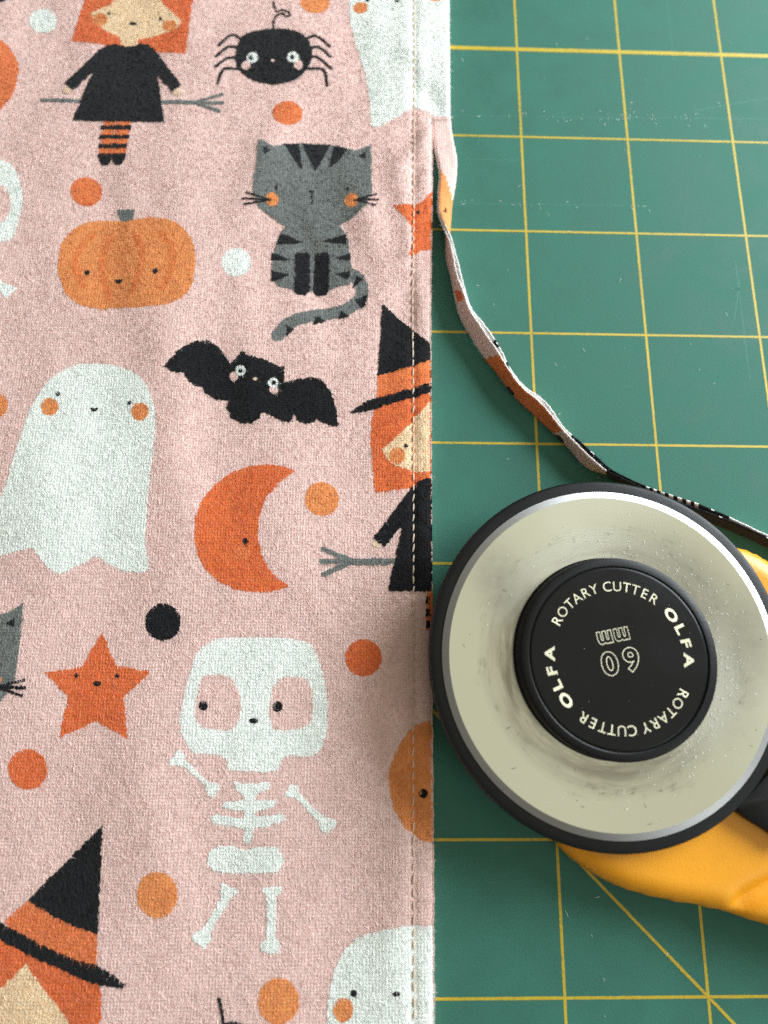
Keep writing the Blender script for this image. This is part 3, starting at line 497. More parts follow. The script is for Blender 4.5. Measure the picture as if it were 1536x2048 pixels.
def blade_mat(name, base, rough, aniso, grime_and_reflection):
    m, nt, nd, lk, b = new_mat(name)
    tc = nd.new('ShaderNodeTexCoord')
    sep = nd.new('ShaderNodeSeparateXYZ'); lk.new(tc.outputs['Object'], sep.inputs[0])
    rad = math_n(nd, lk, 'SQRT', math_n(nd, lk, 'ADD', math_n(nd, lk, 'POWER', sep.outputs['X'], 2.0), math_n(nd, lk, 'POWER', sep.outputs['Y'], 2.0)))
    ang = math_n(nd, lk, 'ARCTAN2', sep.outputs['Y'], sep.outputs['X'])
    cmb = nd.new('ShaderNodeCombineXYZ')
    lk.new(math_n(nd, lk, 'MULTIPLY', math_n(nd, lk, 'DIVIDE', sep.outputs['X'], rad), 0.009), cmb.inputs[0])
    lk.new(math_n(nd, lk, 'MULTIPLY', math_n(nd, lk, 'DIVIDE', sep.outputs['Y'], rad), 0.009), cmb.inputs[1])
    lk.new(math_n(nd, lk, 'MULTIPLY', rad, 3.0), cmb.inputs[2])
    streak = noise(nd, lk, 260, 5, 0.7, cmb.outputs[0])                # smears that follow the turning of the blade
    spot = noise(nd, lk, 300, 6, 0.75, tc.outputs['Object'])
    soft = noise(nd, lk, 40, 3, 0.5, tc.outputs['Object'])
    c = base
    rr = math_n(nd, lk, 'ADD', math_n(nd, lk, 'MULTIPLY', soft.outputs['Fac'], 0.12), rough - 0.06)
    if grime_and_reflection:
        # grime ring rubbed round the boss
        d = math_n(nd, lk, 'ABSOLUTE', math_n(nd, lk, 'SUBTRACT', rad, 0.0188))
        ringw = nd.new('ShaderNodeMapRange'); ringw.inputs[1].default_value = 0.0052; ringw.inputs[2].default_value = 0.0005
        ringw.inputs[3].default_value = 0.0; ringw.inputs[4].default_value = 1.0
        lk.new(d, ringw.inputs[0])
        sm = ramp(nd, lk, streak.outputs['Fac'], [(0.36, (0,) * 3), (0.62, (1,) * 3)])
        g1 = math_n(nd, lk, 'MULTIPLY', ringw.outputs[0], math_n(nd, lk, 'ADD', math_n(nd, lk, 'MULTIPLY', sm.outputs['Color'], 0.55), 0.45))
        st2 = noise(nd, lk, 700, 5, 0.75, cmb.outputs[0])
        sp = ramp(nd, lk, math_n(nd, lk, 'ADD', math_n(nd, lk, 'MULTIPLY', spot.outputs['Fac'], 0.5), math_n(nd, lk, 'MULTIPLY', st2.outputs['Fac'], 0.5)), [(0.53, (0,) * 3), (0.60, (1,) * 3)])
        d2 = math_n(nd, lk, 'ABSOLUTE', math_n(nd, lk, 'SUBTRACT', rad, 0.0228))
        ring2 = nd.new('ShaderNodeMapRange'); ring2.inputs[1].default_value = 0.0022; ring2.inputs[2].default_value = 0.0002
        ring2.inputs[3].default_value = 0.0; ring2.inputs[4].default_value = 1.0
        lk.new(d2, ring2.inputs[0])
        g2 = math_n(nd, lk, 'MULTIPLY', ring2.outputs[0], math_n(nd, lk, 'MULTIPLY', sp.outputs['Color'], sm.outputs['Color']))
        cc = mix(nd, lk, math_n(nd, lk, 'MULTIPLY', g1, 0.95), c, (0.33, 0.31, 0.25, 1))
        cc = mix(nd, lk, math_n(nd, lk, 'MULTIPLY', g2, 0.75), cc, (0.09, 0.085, 0.075, 1))
        # dull reflection patches of the room, put into the steel colour
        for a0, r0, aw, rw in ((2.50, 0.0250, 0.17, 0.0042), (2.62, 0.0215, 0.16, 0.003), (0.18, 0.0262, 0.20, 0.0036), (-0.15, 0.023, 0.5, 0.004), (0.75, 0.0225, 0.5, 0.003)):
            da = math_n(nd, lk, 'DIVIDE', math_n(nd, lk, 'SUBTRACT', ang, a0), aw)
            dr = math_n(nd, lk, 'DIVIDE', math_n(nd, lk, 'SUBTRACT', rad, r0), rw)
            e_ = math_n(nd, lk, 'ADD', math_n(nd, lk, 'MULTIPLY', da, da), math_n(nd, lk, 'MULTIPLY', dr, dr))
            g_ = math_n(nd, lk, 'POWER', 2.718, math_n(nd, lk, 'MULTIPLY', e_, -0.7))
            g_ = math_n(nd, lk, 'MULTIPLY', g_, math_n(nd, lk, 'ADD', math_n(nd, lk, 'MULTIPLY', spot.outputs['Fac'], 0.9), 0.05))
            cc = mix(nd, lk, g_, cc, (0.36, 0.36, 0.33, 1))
        lk.new(cc, b.inputs['Base Color'])
        rr = math_n(nd, lk, 'ADD', rr, math_n(nd, lk, 'MULTIPLY', g1, 0.18))
    else:
        b.inputs['Base Color'].default_value = c
    b.inputs['Metallic'].default_value = 1.0
    lk.new(rr, b.inputs['Roughness'])
    b.inputs['Anisotropic'].default_value = aniso
    tg = nd.new('ShaderNodeTangent'); tg.direction_type = 'RADIAL'; tg.axis = 'Z'
    lk.new(tg.outputs[0], b.inputs['Tangent'])
    bp = nd.new('ShaderNodeBump'); bp.inputs['Strength'].default_value = 0.10; bp.inputs['Distance'].default_value = 0.00005
    fine = noise(nd, lk, 900, 4, 0.75, cmb.outputs[0])
    lk.new(fine.outputs['Fac'], bp.inputs['Height']); lk.new(bp.outputs[0], b.inputs['Normal'])
    return m
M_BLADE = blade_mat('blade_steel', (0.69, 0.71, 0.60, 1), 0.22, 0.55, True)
M_BEVEL = blade_mat('ground_edge', (0.50, 0.50, 0.49, 1), 0.38, 0.6, False)

# ------------------------------------------------------------------ cutting mat with its ruled lines
def box(name, x0, x1, y0, y1, z0, z1, m):
    V = [(x0, y0, z0), (x1, y0, z0), (x1, y1, z0), (x0, y1, z0), (x0, y0, z1), (x1, y0, z1), (x1, y1, z1), (x0, y1, z1)]
    F = [(3, 2, 1, 0), (4, 5, 6, 7), (0, 1, 5, 4), (1, 2, 6, 5), (2, 3, 7, 6), (3, 0, 4, 7)]
    return mesh_arrays(name, V, [F], [m], smooth=False)

IN = 25.4
mat_o = obj('cutting_mat', box('cutting_mat', -13.5 * IN, 6.5 * IN, -8.5 * IN, 15.5 * IN, -3.0, 0.0, M_MAT),
            label='green cutting mat ruled with a yellow grid under everything', cat='cutting mat')

def line_piece(name, a, b, w, z, m, parent):
    a = np.array(a, float); b = np.array(b, float)
    d = b - a; L = np.linalg.norm(d); d /= L; nrm = np.array((-d[1], d[0]))
    n = max(2, int(L / 1.2))
    t = np.linspace(0, L, n)
    V, F = [], []
    wl = w / 2 * (1 + 0.05 * rng.standard_normal(n)); wr = w / 2 * (1 + 0.05 * rng.standard_normal(n))
    for i in range(n):
        p_ = a + d * t[i]
        V += [(*(p_ + nrm * wl[i]), z), (*(p_ - nrm * wr[i]), z)]
    F = [(2 * i, 2 * i + 1, 2 * i + 3, 2 * i + 2) for i in range(n - 1)]
    return obj(name, mesh_arrays(name, V, [F], [m], smooth=False), parent)

for i in range(-6, 6):
    line_piece('grid_line', (i * IN, -7.5 * IN), (i * IN, 14 * IN), 0.52, 0.02, M_LINE, mat_o)
for j in range(-7, 14):
    line_piece('grid_line', (-6.5 * IN, j * IN), (5.5 * IN, j * IN), 1.05 if j == 8 else 0.50, 0.035, M_LINE, mat_o)
line_piece('diagonal_line', (-5 * IN, 6 * IN), (5 * IN, -4 * IN), 0.52, 0.05, M_LINE, mat_o)
for a_, b_ in SC:
    line_piece('cut_mark', a_, b_, 0.13, 0.012, M_SCR, mat_o)

# ------------------------------------------------------------------ fabric surface
CUTA, UNCA, SEAMA = (np.array(sorted(q, key=lambda r: r[1])) for q in (CUT, UNC, SEAM))
YCUT = 180.35
def xcut(y): return np.interp(y, CUTA[:, 1], CUTA[:, 0]) + 0.05 * np.sin(np.asarray(y) * 0.9) + 0.045 * np.sin(np.asarray(y) * 2.3 + 1) + 0.03 * np.sin(np.asarray(y) * 5.1)
def xunc(y): return np.interp(y, UNCA[:, 1], UNCA[:, 0])
def xseam(y): return np.interp(y, SEAMA[:, 1], SEAMA[:, 0])
def smooth01(t): t = np.clip(t, 0, 1); return t * t * (3 - 2 * t)

_w = np.random.default_rng(3)
WAVES = []
for lam, amp, n_ in ((46, 0.30, 4), (21, 0.13, 5), (11, 0.05, 6)):
    for _ in range(n_):
        th = _w.normal(0.15, 0.55)            # mostly up-and-down ripples
        k_ = 2 * np.pi / (lam * _w.uniform(0.75, 1.3))
        WAVES.append((k_ * np.cos(th), k_ * np.sin(th), _w.uniform(0, 6.28), amp * _w.uniform(0.6, 1.2)))
BUMPS = [  # x, y, sx, sy, angle, height : soft creases
    (-23, 188, 2.2, 6.5, 0.5, -0.55), (-24.5, 172, 1.6, 6, -0.65, 0.5), (-22.6, 166, 1.5, 7, 0.0, 0.35), (-27, 150, 1.6, 14, 0.15, 0.35),
    (-29, 128, 2.0, 9, -0.2, -0.3), (-36, 152, 2.6, 12, 0.25, 0.35), (-60, 168, 3, 14, -0.3, 0.4), (-48, 140, 2.2, 12, 0.3, -0.35),
    (-62, 126, 3, 16, 0.1, 0.35), (-75, 105, 3.2, 18, 0.15, 0.3), (-88, 150, 3, 20, 0.2, 0.35), (-42, 38, 9, 14, 0.3, -0.5),
    (-30, 45, 3.0, 12, -0.3, -0.3), (-70, 20, 3.0, 12, 0.4, 0.3), (-40, 200, 3, 12, 0.2, -0.3), (-30, 10, 2.4, 12, -0.2, 0.35), (-26.3, 197, 2.2, 5, 0.2, 0.4)]

def fabric_z(x, y):
    x = np.asarray(x, float); y = np.asarray(y, float)
    z = np.full(np.broadcast(x, y).shape, 1.8)
    for kx, ky, ph, a in WAVES:
        z = z + a * 0.52 * np.sin(kx * x + ky * y + ph)
    for bx, by, sx, sy, an, hh in BUMPS:
        dx = (x - bx) * np.cos(an) + (y - by) * np.sin(an); dy = -(x - bx) * np.sin(an) + (y - by) * np.cos(an)
        z = z + 1.4 * hh * np.exp(-0.5 * ((dx / sx) ** 2 + (dy / sy) ** 2))
    # the seam pulls the two layers together and puckers them
    ds = x - xseam(y)
    pk_ = 0.88 + 0.12 * np.sin(2 * np.pi * y / 2.1)
    z = z - 0.27 * pk_ * np.exp(-0.5 * (ds / 0.55) ** 2)
    z = z + (0.13 + 0.10 * np.sin(y * 0.33 + 2 * np.sin(y * 0.11))) * np.exp(-0.5 * ((ds - 1.9) / 1.1) ** 2) + (0.08 + 0.10 * np.sin(y * 0.27 + 1)) * np.exp(-0.5 * ((ds + 2.2) / 1.5) ** 2)
    z = z + (0.07 + 0.07 * np.sin(y * 0.19)) * np.exp(-0.5 * ((ds - 0.5) / 2.6) ** 2) * np.sin(y * 0.95 - 0.25 * ds + 1.8 * np.sin(y * 0.23))
    z = 1.0 + np.logaddexp(0, (z - 1.0) * 6.0) / 6.0
    # cut edge rounds off
    upper = smooth01((y - YCUT) / 2.5)
    dc = xcut(y) - x
    de = np.where(dc > 0, dc + 100 * upper, 100.0)
    du = np.where(y > YCUT - 1e-6, xunc(y) - x, 100.0)
    dd = np.minimum(np.maximum(de, 0), np.maximum(du, 0))
    dd = np.clip(dd, 0, 1.0)
    z = z - np.minimum(0.85, (z - 0.70)) * (1 - np.sqrt(np.clip(1 - (1 - dd) ** 2, 0, 1)))
    return np.maximum(z, 0.68)

X0, Y0, Y1 = -136.0, -9.5, 227.5
def build_sheet(zfun, zbot, m, name):
    ys = np.concatenate([np.arange(-70, Y0 - 0.5, 2.5), np.arange(Y0, YCUT - 0.1, 0.5), [YCUT], np.arange(YCUT + 0.4, Y1, 0.5), np.arange(Y1 + 0.5, 285, 2.5)])
    off = np.concatenate([np.arange(0, 2.0, 0.18), np.arange(2.0, 7, 0.22), np.arange(7, 12, 0.45), np.arange(12, 112, 0.75), np.arange(112.5, 190, 2.5)])[::-1]
    nx, ny = len(off), len(ys)
    Xg = xcut(ys)[:, None] - off[None, :]
    Yg = np.repeat(ys[:, None], nx, 1)
    V = [np.stack([Xg, Yg, zfun(Xg, Yg)], -1).reshape(-1, 3)]
    idx = np.arange(nx * ny).reshape(ny, nx)
    F = [np.stack([idx[:-1, :-1], idx[:-1, 1:], idx[1:, 1:], idx[1:, :-1]], -1).reshape(-1, 4)]
    base = nx * ny
    # part not yet cut, right of the cut line
    jy = np.where(ys >= YCUT - 1e-9)[0]
    tt = np.concatenate([np.linspace(0, 0.7, 9)[1:], np.linspace(0.7, 1, 9)[1:]])
    ys2 = ys[jy]
    X2 = xcut(ys2)[:, None] + (xunc(ys2) - xcut(ys2))[:, None] * tt[None, :]
    Y2 = np.repeat(ys2[:, None], len(tt), 1)
    V.append(np.stack([X2, Y2, zfun(X2, Y2)], -1).reshape(-1, 3))
    id2 = np.concatenate([idx[jy][:, -1:], base + np.arange(len(jy) * len(tt)).reshape(len(jy), len(tt))], 1)
    F.append(np.stack([id2[:-1, :-1], id2[:-1, 1:], id2[1:, 1:], id2[1:, :-1]], -1).reshape(-1, 4))
    base += len(jy) * len(tt)
    # edge walls down to the layer below
    def skirt(ids):
        nonlocal base
        allV = np.concatenate(V)
        top = allV[ids].copy(); bot = top.copy(); bot[:, 2] = zbot
        V.append(bot)
        b_ = base + np.arange(len(ids)); base += len(ids)
        F.append(np.stack([ids[:-1], b_[:-1], b_[1:], ids[1:]], -1))
    lowj = np.where(ys <= YCUT + 1e-9)[0]
    skirt(idx[lowj, -1]); skirt(id2[:, -1]); skirt(idx[:, 0][::-1]); skirt(idx[0, :]); skirt(idx[-1, ::-1])
    return np.concatenate(V), np.concatenate(F)

def ribbons(P, z0, theta, length, width, lift):
    """thin matted nap hairs: one slim triangle each"""
    n = len(P)
    d = np.stack([np.cos(theta), np.sin(theta)], 1); q = np.stack([-d[:, 1], d[:, 0]], 1)
    a = P + q * width[:, None] / 2; b_ = P - q * width[:, None] / 2; c_ = P + d * length[:, None]
    V = np.empty((n, 3, 3))
    V[:, 0, :2] = a; V[:, 1, :2] = b_; V[:, 2, :2] = c_
    tw = rng.normal(0, 0.5, n) * width
    V[:, 0, 2] = z0 + tw + 0.02; V[:, 1, 2] = z0 - tw + 0.02
    V[:, 2, 2] = fabric_z(c_[:, 0], c_[:, 1]) + lift
    return V.reshape(-1, 3), np.arange(3 * n).reshape(n, 3)

# ---- outlines of the prints
def catmull(P, closed=True, n=6):
    P = np.array(P, float); m = len(P); out = []
    rg = range(m) if closed else range(m - 1)
    for i in rg:
        if closed: p0, p1, p2, p3 = P[(i - 1) % m], P[i], P[(i + 1) % m], P[(i + 2) % m]
        else: p0, p1, p2, p3 = P[max(i - 1, 0)], P[i], P[i + 1], P[min(i + 2, m - 1)]
        for t in np.arange(n) / n:
            out.append(0.5 * ((2 * p1) + (-p0 + p2) * t + (2 * p0 - 5 * p1 + 4 * p2 - p3) * t * t + (-p0 + 3 * p1 - 3 * p2 + p3) * t ** 3))
    if not closed: out.append(P[-1])
    return np.array(out)

def resample(P, step):
    out = []
    for a, b_ in zip(P, np.roll(P, -1, 0)):
        L = np.linalg.norm(b_ - a)
        if L < 1e-6: continue
        k_ = max(1, int(round(L / step)))
        for t in np.arange(k_) / k_: out.append(a + (b_ - a) * t)
    return np.array(out)

def outline(s):
    kind, P = s[2], np.array(s[3], float)
    if s[0] == 'stripe': P = P.mean(0) + (P - P.mean(0)) * 1.1
    if kind in 'PS':
        Q = catmull(P) if kind == 'S' else P
    else:
        C = catmull(P, False, 8) if kind == 'C' else P
        w = s[4] / 2
        T = np.gradient(C, axis=0); T /= np.linalg.norm(T, axis=1)[:, None] + 1e-9
        q = np.stack([-T[:, 1], T[:, 0]], 1)
        cap = [C[-1] + w * (T[-1] * np.sin(t) + q[-1] * np.cos(t)) for t in np.linspace(0.4, np.pi - 0.4, 4)]
        cap0 = [C[0] + w * (-T[0] * np.sin(t) - q[0] * np.cos(t)) for t in np.linspace(0.4, np.pi - 0.4, 4)]
        Q = np.concatenate([C + q * w, cap, (C - q * w)[::-1], cap0])
    big = np.ptp(Q, axis=0).max()
    Q = resample(Q, 0.35 if big > 2.5 else 0.25)
    # the nap frays every printed edge a little
    T = np.roll(Q, -1, 0) - np.roll(Q, 1, 0); T /= np.linalg.norm(T, axis=1)[:, None] + 1e-9
    j = rng.normal(0, (0.11 if big > 9 else 0.07) if big > 2.5 else 0.045, len(Q))
    return Q + np.stack([-T[:, 1], T[:, 0]], 1) * j[:, None]

def clip_edge(Q):
    """keep what lies left of the fabric edge"""
    f = lambda P: np.where(P[:, 1] > YCUT, xunc(P[:, 1]), xcut(P[:, 1])) - 0.03 - P[:, 0]
    d = f(Q)
    if (d >= 0).all(): return Q
    out = []
    for i in range(len(Q)):
        a, b_, da, db = Q[i], Q[(i + 1) % len(Q)], d[i], d[(i + 1) % len(Q)]
        if da >= 0: out.append(a)
        if da * db < 0: out.append(a + (b_ - a) * da / (da - db))
    Q = np.array(out)
    # straight stretches along the edge follow it closely
    return resample(Q, 0.4)

def inside(P, Q):
    """points P in polygon Q (even-odd)"""
    res = np.zeros(len(P), bool)
    lo, hi = Q.min(0), Q.max(0)
    s_ = np.where((P[:, 0] > lo[0]) & (P[:, 0] < hi[0]) & (P[:, 1] > lo[1]) & (P[:, 1] < hi[1]))[0]
    if len(s_) == 0: return res
    x, y = P[s_, 0], P[s_, 1]; r = np.zeros(len(s_), bool)
    for (ax, ay), (bx, by) in zip(Q, np.roll(Q, -1, 0)):
        if ay == by: continue
        c_ = ((ay > y) != (by > y)) & (x < (bx - ax) * (y - ay) / (by - ay) + ax)
        r ^= c_
    res[s_] = r
    return res

def poly_area(Q): return 0.5 * abs(np.sum(Q[:, 0] * np.roll(Q[:, 1], -1) - Q[:, 1] * np.roll(Q[:, 0], -1)))

PATCH = []            # dict(motif index, name, colour key, outline, height offset)
for mi, m_ in enumerate(MOTIFS):
    for si, s_ in enumerate(m_['s']):
        Q = clip_edge(outline(s_))
        if len(Q) < 4: continue
        PATCH.append(dict(mi=mi, n=s_[0], c=s_[1], Q=Q, dz=0.045 + 0.0045 * si, A=poly_area(Q)))

# ---- nap hairs: every root belongs to the topmost print below it
DENS = 14.0
VX0, VX1, VY0, VY1 = -130, -16.5, -8, 222
n_f = int((VX1 - VX0) * (VY1 - VY0) * DENS)
FP = np.stack([rng.uniform(VX0, VX1, n_f), rng.uniform(VY0, VY1, n_f)], 1)
lim = np.where(FP[:, 1] > YCUT, xunc(FP[:, 1]), xcut(FP[:, 1])) - 0.15
FP = FP[(FP[:, 0] < lim) & (FP[:, 0] > -96 - (FP[:, 1] * 0.15) - 6)]
owner = np.full(len(FP), -1)
for pi_, pa in enumerate(PATCH):
    owner[inside(FP, pa['Q'])] = pi_
nf = len(FP)
F_th = rng.normal(-1.05, 0.75, nf)
F_len = rng.gamma(4, 0.14, nf) + 0.15
F_wid = rng.uniform(0.03, 0.065, nf)
F_lift = rng.gamma(2, 0.05, nf) + 0.02
FZ = fabric_z(FP[:, 0], FP[:, 1])

def with_hairs(V, F, sel, c, dz):
    hv, hf = ribbons(FP[sel], FZ[sel] + dz, F_th[sel], F_len[sel], F_wid[sel], F_lift[sel] + dz)
    return np.concatenate([V, hv]), F, hf + len(V)

# ---- top layer of the fabric
V, F = build_sheet(fabric_z, 0.75, None, 'fabric')
sel = np.where(owner == -1)[0]
V2, Fq, Ft = with_hairs(V, F, sel, 'pk', 0.0)
fab = obj('printed_fabric', mesh_arrays('printed_fabric', V2, [Fq, Ft], [CM['pk'], FM['pk']], np.concatenate([np.zeros(len(Fq)), np.ones(len(Ft))])),
          label='pink brushed cotton fabric with Halloween prints and a stitched edge', cat='fabric')
# ---- the second layer under it
def under_z(x, y):
    return np.full(np.broadcast(np.asarray(x), np.asarray(y)).shape, 0.62) + 0.0 * np.asarray(x)
V, F = build_sheet(under_z, 0.03, None, 'under')
V[:, 0] += 0.10 * np.sin(V[:, 1] * 0.21) + 0.06 * np.sin(V[:, 1] * 1.3) - 0.05
obj('under_layer', mesh_arrays('under_layer', V, [F], [CM['pk']]), fab)

def print_mesh(pa, pi_):
    Q = pa['Q']
    lo, hi = Q.min(0), Q.max(0)
    step = 0.36 if hi[0] > -30 else 0.55
    gx, gy = np.meshgrid(np.arange(lo[0] + 0.2, hi[0], step), np.arange(lo[1] + 0.2, hi[1], step))
    G = np.stack([gx.ravel(), gy.ravel()], 1) + rng.uniform(-0.05, 0.05, (gx.size, 2))
    G = G[inside(G, Q)] if len(G) else np.zeros((0, 2))
    if len(G):
        # keep grid points clear of the outline
        keep = np.ones(len(G), bool)
        for k0 in range(0, len(G), 4000):
            d2 = ((G[k0:k0 + 4000, None, :] - Q[None, :, :]) ** 2).sum(-1).min(1)
            keep[k0:k0 + 4000] = d2 > 0.05
        G = G[keep]
    P2 = [Vector(q) for q in Q] + [Vector(g) for g in G]
    vo, eo, fo, _, _, _ = delaunay_2d_cdt(P2, [], [list(range(len(Q)))], 1, 1e-5)
    P = np.array([(v.x, v.y) for v in vo])
    Fp = np.array([f for f in fo if len(f) == 3], dtype=np.int32)
    a, b_, c_ = P[Fp[:, 0]], P[Fp[:, 1]], P[Fp[:, 2]]
    cr = (b_ - a)[:, 0] * (c_ - a)[:, 1] - (b_ - a)[:, 1] * (c_ - a)[:, 0]
    Fp[cr < 0] = Fp[cr < 0][:, ::-1]
    V = np.column_stack([P, fabric_z(P[:, 0], P[:, 1]) + pa['dz']])
    sel = np.where(owner == pi_)[0]
    Vh, Fq, Ft = with_hairs(V, Fp, sel, pa['c'], pa['dz'])
    return mesh_arrays(pa['n'], Vh, [Fq, Ft] if len(Ft) else [Fq], [CM[pa['c']], FM[pa['c']]], np.concatenate([np.zeros(len(Fq)), np.ones(len(Ft))]))

for mi, m_ in enumerate(MOTIFS):
    ids = [i for i, pa in enumerate(PATCH) if pa['mi'] == mi]
    if not ids: continue
    main = max(ids, key=lambda i: PATCH[i]['A'])
    root = obj(m_['n'], print_mesh(PATCH[main], main), fab, label=m_['l'])
    for i in ids:
        if i != main: obj(PATCH[i]['n'], print_mesh(PATCH[i], i), root)

# ---- stitches along the seam
def stitch_mesh():
    V, F = [], []
    ns, nr = 7, 6
    for i in range(ns):
        t = i / (ns - 1) * 2 - 1
        r = 0.15 * math.sqrt(max(0.08, 1 - t ** 4)); y = t * 0.95; z = 0.16 * (1 - t * t) - 0.05
        for k in range(nr):
            a = 2 * math.pi * k / nr
            V.append((r * math.cos(a) * 1.1 + 0.05 * t, y, z + r * math.sin(a)))
    for i in range(ns - 1):
        for k in range(nr):
            F.append((i * nr + k, i * nr + (k + 1) % nr, (i + 1) * nr + (k + 1) % nr, (i + 1) * nr + k))
    return mesh_arrays('stitch', V, [F], [M_THREAD])
sm = stitch_mesh()
y = -68.0
while y < 283:
    o = obj('stitch', sm, fab)
    xs = float(xseam(y))
    o.location = (xs * S, y * S, (float(fabric_z(xs, y)) + 0.12 + random.uniform(-0.06, 0.06)) * S)
    o.rotation_euler = (random.uniform(-.06, .06), 0, random.uniform(-0.16, 0.1))
    sc_ = random.uniform(0.85, 1.08); o.scale = (1, sc_, 1)
    y += 2.1 + random.uniform(-0.1, 0.1)

# ------------------------------------------------------------------ the strip being trimmed off (two layers standing on edge)
ST = np.array(STRIP)
Lc, Rc = ST[:, :3], ST[:, 3:]
for i in range(len(ST)):
    w = Rc[i] - Lc[i]
    Rc[i] = Lc[i] + w / np.linalg.norm(w) * min(max(np.linalg.norm(w), 4.2), 6.0)
    if Rc[i, 2] < 0.15: Rc[i, 2] = 0.15
# the strip grows out of the part that is still uncut
zj = float(fabric_z((Lc[0, 0] + Rc[0, 0]) / 2, YCUT + 1.0))
Lc[0, 2] = Rc[0, 2] = zj - 0.03; Lc[1, 2] = Rc[1, 2] = zj * 0.6 + 0.64
Lc = np.concatenate([[Lc[0] + (0.35, 1.6, -0.10)], Lc]); Rc = np.concatenate([[Rc[0] + (-0.35, 1.6, -0.10)], Rc])
SUB = 10
Ls, Rs = catmull(Lc, False, SUB), catmull(Rc, False, SUB)
UU = np.arange(len(Ls)) / SUB - 1.0                     # station number along the strip
def strip_color(layer, side, u, w):
    """print colour key at station u, across w (0 = cut side, 1 = selvage side)"""
    wav = 0.25 * math.sin(u * 9.1) * 0.3
    if layer == 0:                                # layer that faces the main piece
        if ((u - 10.2) / 0.35) ** 2 + ((w - 0.45) / 0.35) ** 2 < 1: return 'od'
        if 13.4 < u + 0.3 * w < 18.1: return 'bk' if ((u - 14.8) / 0.2) ** 2 + ((w - 0.85) / 0.15) ** 2 < 1 else 'om'
        if ((u - 18.3) / 0.3) ** 2 + ((w - 0.9) / 0.3) ** 2 < 1: return 'bk'
        if u > 20.9: return 'bk'
        return 'pk'
    if u < 7.5:
        if u > 2.9 and u < 6.6 and w < 0.12 + (u - 2.9) * 0.45: return 'bk' if ((u - 5.15) / 0.14) ** 2 + ((w - 0.38) / 0.09) ** 2 < 1 else 'ol'
        return 'pk'
    if 12.75 < u < 13.1 or 13.75 < u < 14.1: return 'bk'
    if 13.1 <= u < 14.9: return 'om'
    if 15.2 < u < 18.6: return 'pe'
    if 18.6 <= u < 25.0:
        return 'om' if (u > 22.6 and math.sin(u * 31) > 0.85) else 'bk'
    return 'pk'

KEYS = ['pk', 'wh', 'bk', 'od', 'om', 'ol', 'pe']
def strip_layer(layer):
    n0, n1 = ((-0.98, -0.54), (-0.44, 0.0))[layer]
    T = np.gradient((Ls + Rs) / 2, axis=0); T /= np.linalg.norm(T, axis=1)[:, None]
    A = Rs - Ls; wd = np.linalg.norm(A, axis=1); A /= wd[:, None]
    Nn = np.cross(A, -T); Nn /= np.linalg.norm(Nn, axis=1)[:, None]
    if Nn[0, 2] < 0: Nn = -Nn
    nu = len(Ls); nw = 9
    rag = np.random.default_rng(11 + layer)
    r0 = 0.07 * rag.standard_normal(nu); r1 = 0.05 * rag.standard_normal(nu)
    low = 0.25 * np.sin(UU * 1.7 + layer * 2) * smooth01((UU - 6) / 2) if layer else 0.15 * np.sin(UU * 1.1) * smooth01((UU - 6) / 2)
    flare = (0.14 + 0.14 * np.sin(UU * 1.6 + 1)) * smooth01((UU - 7) / 2) * (1 if layer else -0.1)
    V = []
    ring = []
    # ring across: outer face (n0) w 0..1, then inner face (n1) w 1..0
    for k in range(nw): ring.append((k / (nw - 1), 0))
    for k in range(nw): ring.append((1 - k / (nw - 1), 1))
    nr = len(ring)
    for i in range(nu):
        for w, sd in ring:
            e = r0[i] if w < 0.01 else (r1[i] if w > 0.99 else 0)
            ww = w * wd[i] + e + (1 - w) * low[i] * 1.0
            nn = (n1 if sd else n0) + flare[i] * (1 - w) ** 2
            rd = 0.10 if (w < 0.01 or w > 0.99) else 0.0
            nn += -rd if sd else rd
            V.append(Ls[i] + A[i] * ww + Nn[i] * nn)
    V = np.array(V); V[:, 2] = np.maximum(V[:, 2], 0.06)
    F, mi = [], []
    for i in range(nu - 1):
        for k in range(nr):
            k2 = (k + 1) % nr
            F.append((i * nr + k, i * nr + k2, (i + 1) * nr + k2, (i + 1) * nr + k))
            wmid = (ring[k][0] + ring[k2][0]) / 2
            u = UU[i] + 0.05
            edge = ring[k][0] == ring[k2][0]
            outer = (ring[k][1] == 0) if layer == 0 else (ring[k][1] == 1)
            key = strip_color(layer, 0, u, wmid)
            if edge or not outer:
                cidx = len(KEYS) if key not in ('bk',) else KEYS.index('bk')
                if edge and key == 'bk' and rag.random() < 0.10: cidx = len(KEYS)
            else: cidx = KEYS.index(key)
            mi.append(cidx)
    F = np.array(F)
    a, b_, c_ = V[F[:, 0]], V[F[:, 1]], V[F[:, 2]]
    # fuzz along the cut edge
    hv, hf, hm = [], [], []
    nb = len(V)
    for _ in range(1500):
        i = rag.integers(0, nu - 1); t = rag.random(); sd = rag.random()
        p0 = (Ls[i] * (1 - t) + Ls[i + 1] * t) + A[i] * low[i] + Nn[i] * (n0 + (n1 - n0) * sd + flare[i])
        d = -A[i] * rag.uniform(0.1, 0.5) + T[i] * rag.normal(0, 0.35) + Nn[i] * rag.normal(0, 0.3)
        q = T[i] * 0.02 if abs(d @ T[i]) < 0.3 else Nn[i] * 0.02
        k_ = nb + len(hv)
        hv += [p0 + q, p0 - q, p0 + d * rag.uniform(0.5, 1.2)]
        hf.append((k_, k_ + 1, k_ + 2)); hm.append(len(KEYS) if strip_color(layer, 0, UU[i], 0) != 'bk' else KEYS.index('bk'))
    V = np.concatenate([V, np.array(hv)]); V[:, 2] = np.maximum(V[:, 2], 0.06)
    return mesh_arrays('strip_layer', V, [F, np.array(hf)], [CM[k] for k in KEYS] + [M_CORE], mi + hm)
